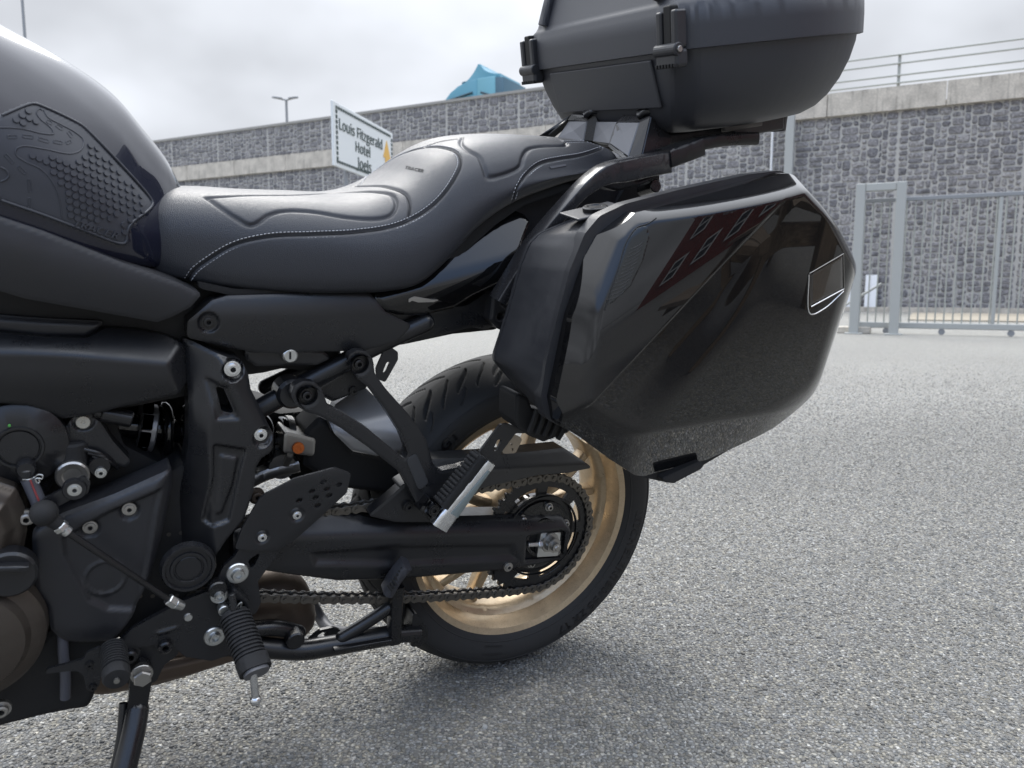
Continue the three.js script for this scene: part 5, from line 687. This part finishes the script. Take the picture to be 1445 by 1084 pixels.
// ---- seat
{
  const S = (x, yc, hs, w, yb, k = 1) => ({ x, pts: [[0, yc], [w * .36, yc - hs * .03], [w * .66, yc - hs * .20], [w * .86, yc - hs * .56], [w * .965, yc - hs * 1.05], [w, yc - hs * 1.05 - (yc - hs * 1.05 - yb) * .42], [w * .985, yb + .012], [w * .93, yb], [w * .5, yb - .004], [0, yb - .004]] });
  const g = loftGeo([S(-0.645, .845, .03, .070, .790), S(-0.632, .862, .036, .092, .785), S(-0.60, .881, .042, .108, .776), S(-0.55, .886, .046, .122, .768), S(-0.49, .886, .050, .136, .763), S(-0.42, .888, .052, .148, .761), S(-0.36, .890, .055, .158, .763), S(-0.315, .902, .062, .163, .766), S(-0.27, .926, .070, .165, .778), S(-0.225, .961, .074, .163, .815), S(-0.18, .985, .068, .158, .860), S(-0.12, .998, .060, .152, .899), S(-0.05, 1.003, .052, .146, .926), S(0.01, 1.005, .046, .138, .944), S(0.06, 1.004, .040, .124, .957), S(0.10, 1.000, .034, .098, .965), S(0.125, .994, .026, .066, .968), S(0.134, .986, .012, .030, .972)], 150, 420);
  const hit0 = caster(g), tr = (pts, c) => trace(hit0, pts, 3, c);
  const seamA = tr([[264, 396], [274, 382], [292, 368], [330, 346], [380, 334], [440, 331], [500, 328], [556, 319], [594, 302], [622, 279], [644, 247], [650, 230], [645, 216], [622, 208], [596, 209], [566, 218], [540, 233], [518, 248], [505, 261]]);
  const insetRider = tr([[291, 279], [340, 276], [420, 275], [480, 272], [530, 271], [553, 276], [559, 288], [552, 303], [532, 309], [490, 307], [440, 299], [400, 298], [378, 304], [364, 314], [352, 318], [330, 306]], true);
  const kidney = tr([[500, 263], [545, 264], [572, 275], [578, 290], [577, 307]]);
  const passIn = tr([[652, 194], [650, 202], [660, 212], [676, 222], [684, 240], [688, 250], [706, 248], [734, 235], [738, 222], [745, 211], [760, 207], [800, 204], [794, 199], [770, 194]]);
  const topIn = tr([[600, 207], [620, 200], [645, 196]]);
  const seamB = tr([[724, 284], [732, 262], [745, 244], [762, 231], [790, 224], [820, 219], [842, 212], [850, 208], [846, 203], [825, 200], [795, 200]]);
  carve(g, [insetRider, passIn, topIn], 0.0036, 0.0026); carve(g, [seamA, seamB, kidney], 0.0030, 0.0021);
  const seat = part(bike, 'seat', g, M.leather), hit = caster(g);
  const on = (list, h) => list.map(q => q.p.clone().addScaledVector(q.n, h));
  part(seat, 'piping', cat([seamA, seamB, kidney].map(l => tubeGeo(on(l, -0.0028), 0.0011, l.length * 3, 6))), M.seam);
  // twin rows of stitches either side of the seams
  const st = []; const stitch = (l, off) => { const cv = new THREE.CatmullRomCurve3(l.map(q => q.p), false, 'centripetal'), n = Math.floor(cv.getLength() / 0.0049); for (let i = 1; i < n; i++) { const t = i / n, k = Math.min(l.length - 1, Math.round(t * (l.length - 1))), p = cv.getPointAt(t), d = cv.getTangentAt(t), nn = l[k].n, s = V(0, 0, 0).crossVectors(nn, d).normalize(); const q = p.addScaledVector(s, off).addScaledVector(nn, -0.0003); st.push(new THREE.CapsuleGeometry(0.00046, 0.0023, 2, 5).applyQuaternion(new THREE.Quaternion().setFromUnitVectors(V(0, 1, 0), d)).translate(q.x, q.y, q.z)); } };
  stitch(seamA, 0.0042); stitch(seamA, -0.0042); stitch(seamB, 0.0042); stitch(seamB, -0.0042);
  const sm = part(seat, 'stitching', cat(st), M.thread); sm.userData.kind = 'stuff';
  textOn(seat, hit, 'TRACER', [571, 238], [597, 243.5], 0.0006, M.seam, 4.2, 0.0008, 0.25);
  const tg = [[775, 235.5], [797, 231.8], [799, 234.4], [777, 238.4]].map(([x, y]) => hit(x, y)).filter(Boolean); if (tg.length === 4) { part(seat, 'maker_tag', (() => { const a = on(tg, 0.0014), q = new THREE.BufferGeometry(), b = on(tg, 0.0002), pp = []; for (const v of [...a, ...b]) pp.push(v.x, v.y, v.z); q.setAttribute('position', new THREE.Float32BufferAttribute(pp, 3)); q.setIndex([0, 3, 1, 1, 3, 2, 0, 1, 4, 1, 5, 4, 3, 7, 2, 2, 7, 6, 0, 4, 3, 3, 4, 7, 1, 2, 5, 2, 6, 5]); const r = q.toNonIndexed(); r.computeVertexNormals(); return r; })(), mat(0.07, 0.07, 0.078, 0.6)); }
  panel(bike, 'seat_base', M.dark, [[278, 398], [330, 408], [450, 411], [560, 404], [596, 390], [640, 345], [690, 300], [730, 276], [800, 256], [810, 266], [740, 290], [700, 318], [640, 372], [600, 404], [530, 414], [330, 418], [282, 408]], 0.125, { t: 0.24, r: 0.003 });
}
// ---- grab rail and luggage rack
{
  const gr = t => 0.016 + 0.018 * sstep(0.45, 0.75, t);
  part(bike, 'grab_rail', barGeo([L(702, 424, .168), L(722, 392, .172), L(748, 350, .180), L(785, 305, .190), L(822, 266, .196), L(850, 247, .196), L(880, 240, .190), L(915, 233, .178), L(938, 229, .168)], gr, t => 0.034 - 0.006 * t, Zup, 60, 0.09), M.railMetal);
  panel(bike, 'grab_rail_side', M.satin, [[846, 262], [852, 250], [880, 243], [936, 231], [940, 240], [930, 250], [905, 262], [872, 270]], 0.184, { t: 0.03, r: 0.004, emb: [{ p: [[884, 252], [890, 248], [932, 239], [930, 246], [902, 258]], h: -0.002, w: 0.002 }] });
  for (const s of [-1]) part(bike, 'far_grab_rail', barGeo([[702, 424, .168], [748, 350, .180], [822, 266, .196], [850, 247, .196], [938, 229, .168]].map(([x, y, z]) => { const p = L(x, y, z); p.z *= s; return p; }), gr, 0.022, Zup, 40, 0.22), M.satin);
  // rack: two faceted uprights joined by a cross plate, side arms
  const slab = (list, th) => { const p = list.map(([x, y, z]) => L(x, y, z)), c = p.reduce((a, q) => a.add(q), V(0, 0, 0)).multiplyScalar(1 / p.length), n = V(0, 0, 0); for (let i = 0; i < p.length; i++) n.add(V(0, 0, 0).crossVectors(p[i].clone().sub(c), p[(i + 1) % p.length].clone().sub(c))); n.normalize(); if (n.dot(camB.clone().sub(c)) < 0) { n.negate(); p.reverse(); } const k = p.length, pos = [], ix = [], e = 0.0014; const f = p.map(q => q.clone().lerp(c, 0.05).addScaledVector(n, e)), b = p.map(q => q.clone().addScaledVector(n, -th)); for (const q of [...f, ...p, ...b, c.clone().addScaledVector(n, e)]) pos.push(q.x, q.y, q.z); for (let i = 0; i < k; i++) { const m = (i + 1) % k; ix.push(3 * k, i, m, i, k + i, m, m, k + i, k + m, k + i, 2 * k + i, k + m, k + m, 2 * k + i, 2 * k + m); } const g = new THREE.BufferGeometry(); g.setAttribute('position', new THREE.Float32BufferAttribute(pos, 3)); g.setIndex(ix); const t = g.toNonIndexed(); t.computeVertexNormals(); t.setAttribute('uv', new THREE.BufferAttribute(new Float32Array(t.attributes.position.count * 2), 2)); return t; };
  const near = part(bike, 'rack_upright', cat([slab([[887, 225, .110], [905.5, 219, .127], [918, 165, .116], [903, 172.5, .102]], .01), slab([[869, 175, .040], [878.5, 163, .036], [918, 165, .116], [903, 172.5, .102]], .01), slab([[918, 165, .116], [931, 171, .112], [948, 195, .12], [942, 217, .125], [905.5, 219, .127]], .05), slab([[860, 203, .044], [864, 190, .042], [869, 175, .040], [876, 172, .052], [880, 215, .09]], .006), slab([[860, 203, .044], [888, 224, .11], [884, 228, .108], [858, 206, .042]], .02)]), M.railMetal);
  part(near, 'rack_plate', slab([[861, 203, .046], [870, 175, .042], [874, 173, .050], [903, 173, .101], [887, 221.5, .110]], .03), M.rackPlate);
  const far = part(bike, 'far_rack_upright', cat([slab([[824, 199, -.055], [829, 171.5, -.055], [841, 163, -.045], [844, 171, -.040], [838, 200, -.040]], .02), slab([[801, 170, -.120], [806.5, 162, -.112], [841, 163, -.045], [829, 171.5, -.055]], .02), slab([[761, 192, -.150], [806.5, 162, -.125], [800, 170.5, -.120], [771, 194, -.146]], .02)]), M.satin);
  part(far, 'rack_plate', slab([[786, 196, -.128], [803, 171, -.120], [829, 171.5, -.055], [824, 200, -.055]], .03), M.rackPlate);
  part(bike, 'cross_plate', slab([[842, 172, -.040], [870, 172, .040], [860, 203, .044], [837, 200, -.040]], .015), M.rackPlate);
  part(bike, 'case_lug', cat([[824, -.06], [900, .09]].map(([x, z]) => barGeo([L(x, 162, z), L(x + 9, 158, z + .008), L(x + 24, 159.5, z + .02), L(x + 31, 168, z + .03)], 0.010, 0.022, V(0, 0, 1), 14, 0.4))), M.satin);
  part(bike, 'rack_arm', cat([barGeo([L(936, 224, .165), L(962, 215, .165), L(985, 207, .165)], 0.03, t => 0.040 - 0.008 * t, Zup, 10, 0.15), barGeo([L(984, 203, .150), L(1020, 197, .150), L(1064, 195.5, .150)], 0.022, 0.026, Zup, 10, 0.25)]), M.satin);
  part(bike, 'far_rack_arm', barGeo([V(0.13, 0.985, -0.15), V(0.22, 1.005, -.15), V(0.31, 1.02, -.15)], 0.022, 0.026, Zup, 10, 0.25), M.satin);
  part(bike, 'tail_lamp_housing', panelGeo([[880, 262], [920, 250], [934, 258], [932, 272], [905, 285], [878, 300], [866, 290]], 0.10, { t: 0.18, r: 0.006 }), M.dark);
  part(bike, 'lamp_stalk', rodGeo(L(905, 268, .13), L(926, 262, .17), 0.011), M.metalBlack);
}
// ================================================================== LUGGAGE
{ // ---- side case
  const base = V(0.05, 0.54, 0.30), c = onBike('side_case', 'glossy black hard side case mounted beside the rear wheel', 'side case', base);
  const zr = 0.330;
  // matt inner shell: lofted from a smaller outline at the motorcycle to the rim of the lid
  const rimPx = [[772, 592], [765, 560], [772, 512], [790, 440], [806, 382], [827, 330], [848, 305], [884, 288], [960, 268], [1060, 246], [1100, 241], [1122, 250], [1164, 304], [1190, 360], [1190, 392], [1165, 480], [1140, 545], [1080, 600], [980, 656], [938, 675], [900, 668], [860, 645], [806, 610]];
  const sh = panel(c, 'inner_shell', M.shellPlastic, rimPx, zr - 0.010, { t: 0.02, r: 0.003, f: 0.02, cell: 0.005 });
  const inPx = [[742, 560], [712, 526], [697, 508], [699, 498], [716, 446], [736, 374], [748, 344], [762, 330], [790, 318], [846, 296], [900, 282], [1000, 262], [1060, 262], [1085, 300], [1100, 380], [1080, 500], [1000, 580], [900, 630], [840, 628], [780, 590]];
  // skin between the two outlines
  const ringOf = (px, z, f) => { const q = fillet(px.map(([x, y]) => L(x, y, z)).map(v => ({ x: v.x, y: v.y })), f); const cv = new THREE.CatmullRomCurve3(q.map(v => V(v.x, v.y, z)), true, 'catmullrom', 0.01); cv.arcLengthDivisions = 800; return cv.getSpacedPoints(360); };
  const A = ringOf(inPx, 0.215, 0.02), B = ringOf(rimPx, zr - 0.012, 0.02); 
  { const pos = [], ix = []; const key = p => p[0]; const al = (ring, ref) => { let b = 0, m = 1e9; ring.forEach((p, i) => { const d = Math.hypot(p.x - ref.x, p.y - ref.y); if (d < m) { m = d; b = i; } }); return ring.slice(0, -1).map((_, i) => ring[(b + i) % (ring.length - 1)]); }; const a = al(A, L(760, 330, 0.215)), b = al(B, L(832, 334, zr)); const n = a.length; for (let s = 0; s <= 8; s++) { const t = s / 8, e = t * t * (3 - 2 * t) * 0.35 + t * 0.65; for (let i = 0; i < n; i++) { const p = a[i].clone().lerp(b[i], e); p.z = a[i].z + (b[i].z - a[i].z) * t; pos.push(p.x, p.y, p.z); } } for (let s = 0; s < 8; s++) for (let i = 0; i < n; i++) { const u = s * n + i, v = s * n + (i + 1) % n; ix.push(u, v, u + n, v, v + n, u + n); } const g = new THREE.BufferGeometry(); g.setAttribute('position', new THREE.Float32BufferAttribute(pos, 3)); g.setIndex(ix); g.computeVertexNormals(); part(sh, 'shell_wall', g, M.shellPlastic); panel(sh, 'shell_back', M.shellPlastic, inPx, 0.217, { t: 0.006, r: 0.002, f: 0.02, cell: 0.006 }); }
  // glossy lid with its long diagonal crease
  const lidPx = [[783, 596], [777, 562], [802, 444], [838, 340], [890, 299], [1100, 243.5, .03], [1124, 252, .02], [1166, 306, .03], [1197, 366, .02], [1198, 394, .02], [1172, 480], [1143, 550], [1086, 602], [986, 661], [940, 681, .02], [898, 672, .03], [858, 647], [808, 611]];
  const at = (x, y) => L(x, y, zr + 0.055), mk = q => (x0, y0, x1, y1) => { const a = q(x0, y0), b = q(x1, y1), l = Math.hypot(b.x - a.x, b.y - a.y), nx = -(b.y - a.y) / l, ny = (b.x - a.x) / l; return (x, y) => (x - a.x) * nx + (y - a.y) * ny; }, ln = mk(at), le = mk((x, y) => L(x, y, zr));   // positive above the line when drawn left to right
  const crease = ln(822, 580, 1120, 262), crease2 = ln(872, 575, 1130, 275), lower = ln(880, 628, 1120, 572), xEnd = at(1120, 262).x;
  const edges = [[777, 562, 802, 444, 2.4], [802, 444, 838, 340, 2.3], [804, 430, 868, 313, 2.3], [838, 340, 890, 299, 2.0], [890, 299, 1100, 243.5, 2.4], [1106, 243, 1166, 306, 1.7], [1166, 306, 1199, 372, 1.2], [1199, 380, 1143, 550, 0.7], [1143, 550, 1086, 602, 0.7], [1086, 602, 940, 681, 0.65], [930, 681, 858, 647, 0.9], [858, 647, 783, 596, 1.2]].map(e => { const f = le(e[0], e[1], e[2], e[3]), c = L(985, 450, zr), s = Math.sign(f(c.x, c.y)); return (x, y) => 0.015 + e[4] * s * f(x, y); });
  const H = (x, y) => {
    const cr = crease(x, y), c2 = crease2(x, y), lo = lower(x, y);
    let h = 0.062 - 0.13 * Math.max(0, cr) - 1.1 * Math.max(0, cr) ** 2;                                     // upper face, turning up to the sky
    h -= 0.007 * sstep(0.002, -0.004, cr) * sstep(-0.075, 0.002, c2) * sstep(0.0, 0.12, xEnd - x);            // shallow wedge below the crease
    h -= 0.03 * Math.max(0, -c2) + 0.12 * Math.max(0, -c2) ** 2;                                              // lower face
    h = smin(h, 0.051 + 0.62 * lo, 0.003);                                                                    // lower crease, turning under
    for (const e of edges) h = smin(h, e(x, y), 0.016);
    return h;
  };
  const lid = panel(c, 'lid', M.gloss, lidPx, zr, { t: 0.016, r: 0.0012, f: 0.010, cell: 0.0024, H, back: false });
  const lidHit = caster(lid.geometry.clone().translate(base.x, base.y, base.z));
  panel(c, 'rim_seal', M.dark, lidPx, zr - 0.007, { t: 0.006, r: 0.001, f: 0.012, cell: 0.005 });
  // inset lens at the front corner, laid on the lid
  const lay = (name, px, lift, m, step = 3, parent = lid) => { const Pq = px.map(([x, y]) => ({ x, y })), id = new Map(), pos = [], ix = [], xs = px.map(q => q[0]), ys = px.map(q => q[1]); const vv = (x, y) => { const k = x + ',' + y; let v = id.get(k); if (v !== undefined) return v; const h = lidHit(x, y); if (!h) return -1; const d = polyDist(Pq, x, y), p = h.p.addScaledVector(h.n, d > 0 ? lift : lift * 0.05); v = pos.length / 3; pos.push(p.x, p.y, p.z); id.set(k, v); return v; }; for (let y = Math.min(...ys) - step; y < Math.max(...ys) + step; y += step) for (let x = Math.min(...xs) - step; x < Math.max(...xs) + step; x += step) { if (polyDist(Pq, x + step / 2, y + step / 2) < 0) continue; const a = vv(x, y), b = vv(x + step, y), d = vv(x + step, y + step), e = vv(x, y + step); if (Math.min(a, b, d, e) >= 0) ix.push(a, e, b, b, e, d); } const g = new THREE.BufferGeometry(); g.setAttribute('position', new THREE.Float32BufferAttribute(pos, 3)); g.setIndex(ix); g.computeVertexNormals(); return part(parent, name, g, m); };
  lay('side_lens', fillet([[913, 317], [916, 336], [908, 366], [890, 404], [853, 437], [872, 380], [884, 342], [898, 322]].map(([x, y]) => ({ x, y })), 5).map(q => [q.x, q.y]), 0.0008, M.lens, 1.6);
  part(lid, 'lens_ribs', cat(Array.from({ length: 13 }, (_, i) => { const t = i / 12, x = 860 + 30 * t, y = 424 - 72 * t; return tubeGeo(trace(lidHit, [[x - 4 * (1 - t), y], [x + 12, y - 6], [x + 22 - 6 * Math.abs(t - 0.4), y - 12]], 4).map(q => q.p.addScaledVector(q.n, 0.0010)), 0.0005, 12, 5); })), M.metalBlack).userData.kind = 'stuff';
  const line = (pts, r, m, name, lift = 0.0006, close) => part(lid, name, tubeGeo(trace(lidHit, pts, 5, close).map(q => q.p.addScaledVector(q.n, lift)), r, 120, 8), m);
  line([[853, 438], [872, 380], [884, 342], [898, 322], [914, 316], [926, 308]], 0.0009, M.dark, 'lens_edge');
  line([[1142, 386], [1190, 358]], 0.0007, M.steel, 'badge_frame'); line([[1141, 387], [1143, 443], [1162, 436], [1190, 411]], 0.0011, M.chrome, 'badge_line'); line([[1144, 433], [1190, 408]], 0.0012, M.chrome, 'badge_line');
  line([[1190, 358], [1191, 408]], 0.0006, M.steel, 'badge_frame');
  lay('badge_plate', [[1143, 388], [1189, 361], [1189, 406], [1144, 430]], 0.0006, mat(0.03, 0.026, 0.022, 0.12, 0, { ...P, clearcoat: 1 }), 2);
  // lock, mounting foot, rubber bumpers
  part(c, 'lock_plate', (() => { const q = L(838, 298, 0.27); return aim(new RoundedBoxGeometry(0.085, 0.004, 0.05, 2, 0.002), q, V(-0.25, 1, 0.1)); })(), M.shellPlastic);
  part(c, 'lock_barrel', (() => { const q = L(840, 297, 0.275); const g = latheGeo(V(0, 0, 0), [[0, .003], [.009, .003], [.010, .0045], [.014, .0045], [.0155, .003], [.0155, -.004]], V(-0.25, 1, 0.1), 32); g.scale(1.25, 1, 1); return g.translate(q.x, q.y + 0.002, q.z); })(), M.metalBlack);
  const ft = panel(c, 'mounting_foot', M.dark, [[729, 556], [746, 562], [752, 578], [806, 596], [804, 611], [768, 624.5], [748, 616], [733, 606], [728, 596]], 0.235, { t: 0.05, r: 0.004 });
  for (let i = 0; i < 5; i++) part(ft, 'foot_rib', barGeo([L(758 + i * 10, 578 + i * 4, .243), L(754 + i * 10, 592 + i * 4, .245), L(747 + i * 10, 610 + i * 2.5, .243)], 0.008, 0.006, Zup, 6), M.rubber);
  for (const [px, z] of [[[[935, 676], [988, 652], [996, 655], [990, 663], [952, 683], [940, 682]], 0.340], [[[1086, 598], [1118, 574], [1124, 572], [1122, 580], [1096, 602]], 0.340]]) panel(c, 'rubber_bumper', M.rubber, px, z, { t: 0.012, r: 0.003 });
}
{ // ---- top case, tilted a little up at the rear
  const base = V(0.30, 1.03, 0), c = onBike('top_case', 'matt black plastic top case with two latches on the rack', 'top case', base);
  const T = 12 * Math.PI / 180, O = V(0.092, 1.137, 0), put = g => g.rotateZ(T).translate(O.x, O.y, O.z);
  // outlines (half) in the case's own level: X back, Z to the side
  const half = [[0, 0], [0.0, .10], [.002, .185], [.004, .206], [.008, .212], [.028, .234], [.036, .238], [.10, .257], [.20, .278], [.29, .273], [.37, .247], [.44, .190], [.48, .112], [.494, .05], [.496, 0]];
  const ring = (k, dx0, dx1, o) => { const cv = new THREE.CatmullRomCurve3(half.map(([x, z]) => V(dx0 + x / .496 * (.496 - dx0 - dx1), 0, z * k)), false, 'centripetal'); const a = cv.getPoints(144), f = [...a, ...a.slice(1, -1).reverse().map(p => V(p.x, 0, -p.z))]; return o ? f.map((p, i) => { const q = f[(i + 1) % f.length], r = f[(i + f.length - 1) % f.length], n = V(q.z - r.z, 0, -(q.x - r.x)).normalize(); const s = p.x > .2 || true ? 1 : 1; return p.clone().addScaledVector(n, -o * s); }) : f; };
  const skin = (levels, capTop, capBot) => { const pos = [], ix = []; let n = 0; for (const [y, r] of levels) { n = r.length; for (const p of r) pos.push(p.x, y + (p.dy || 0), p.z); } for (let l = 0; l < levels.length - 1; l++) for (let i = 0; i < n; i++) { const a = l * n + i, b = l * n + (i + 1) % n; ix.push(a, b, a + n, b, b + n, a + n); } const capf = l => { const cI = pos.length / 3; let x = 0; for (const p of levels[l][1]) x += p.x / n; pos.push(x, levels[l][0], 0); for (let i = 0; i < n; i++) ix.push(cI, l * n + i, l * n + (i + 1) % n); }; if (capBot) capf(0); if (capTop) capf(levels.length - 1); const g = new THREE.BufferGeometry(); g.setAttribute('position', new THREE.Float32BufferAttribute(pos, 3)); g.setIndex(ix); const t = toCreasedNormals(g, 0.9), p = t.attributes.position, uv = new Float32Array(p.count * 2); for (let i = 0; i < p.count; i++) { uv[i * 2] = p.getX(i) + p.getZ(i); uv[i * 2 + 1] = p.getY(i); } t.setAttribute('uv', new THREE.BufferAttribute(uv, 2)); return put(t); };
  const B = (y, k, d0, d1) => [y, ring(k, d0, d1)];
  const bs = part(c, 'base_shell', skin([B(-.128, .45, .10, .16), B(-.127, .58, .074, .12), B(-.122, .68, .055, .088), B(-.112, .745, .043, .064), B(-.095, .81, .033, .046), B(-.07, .875, .024, .030), B(-.04, .93, .016, .018), B(-.012, .962, .010, .011), B(.0, .968, .008, .010)], false, true), M.casePlastic);
  const ld = part(c, 'lid', skin([B(-.002, .985, .004, .004), B(-.001, 1, 0, 0), B(.03, 1.0, 0, 0), B(.052, .998, .001, .002), B(.060, .99, .004, .006), B(.066, .968, .010, .016), B(.072, .955, .014, .022), B(.12, .925, .030, .036), B(.17, .87, .055, .065), B(.205, .78, .09, .105), B(.22, .62, .14, .15), B(.224, .4, .2, .2)], true, true), M.casePlastic);
  // raised panel on the front of the base, ribs on the lid band
  part(bs, 'front_panel', put(new RoundedBoxGeometry(0.006, 0.075, 0.30, 3, 0.0025).rotateZ(0.24).translate(0.0165, -0.046, 0)), M.casePlastic);
  for (const s of [-1, 1]) part(ld, 'lid_ridge', put(barGeo([V(.012, .074, s * .168), V(.030, .125, s * .160), V(.056, .172, s * .150)], 0.020, 0.016, V(1, 0, 0), 12, 0.3)), M.casePlastic);
  for (const s of [-1, 1]) {
    const z = s * 0.205, bxr = (w, h, d, x, y, zz, r = 0.004) => new RoundedBoxGeometry(w, h, d, 3, r).translate(x, y, zz);
    const la = part(c, 'latch', put(cat([bxr(.022, .052, .013, .002, .028, z - .017), bxr(.022, .052, .013, .002, .028, z + .017), bxr(.024, .026, .050, .002, -.012, z, .006), rodGeo(V(-.005, .000, z - .025), V(-.005, .000, z + .025), .0098)])), M.shellPlastic);
    part(la, 'latch_clip', put(bxr(.016, .054, .018, .002, .034, z, .003)), M.dark); part(la, 'latch_teeth', put(cat([0, 1, 2, 3, 4, 5, 6].map(i => bxr(.008, .006, .004, -.008, -.022, z - .021 + i * .007, .001)))), M.dark); part(la, 'hinge_pin', put(rodGeo(V(-.005, .000, z + (s > 0 ? .024 : -.028)), V(-.005, .000, z + (s > 0 ? .028 : -.024)), .0045)), M.steel);
  }
  part(c, 'foot_strip', put(new RoundedBoxGeometry(.09, .012, .012, 2, .003).translate(.22, -.131, .13)), mat(0.12, 0.115, 0.11, 0.6)); part(c, 'rear_foot', put(new THREE.CylinderGeometry(.018, .014, .035, 20).translate(.33, -.135, .11)), M.shellPlastic);
  part(c, 'mount_block', put(new RoundedBoxGeometry(.12, .03, .02, 2, .004).translate(.26, -.134, .125)), M.shellPlastic);
  part(c, 'mount_plate', put(new RoundedBoxGeometry(.22, .02, .22, 2, .006).translate(.16, -.138, 0)), M.shellPlastic);
}
scene.traverse(o => { if (o.isMesh) o.castShadow = o.receiveShadow = true; });
renderer.render(scene, camera);
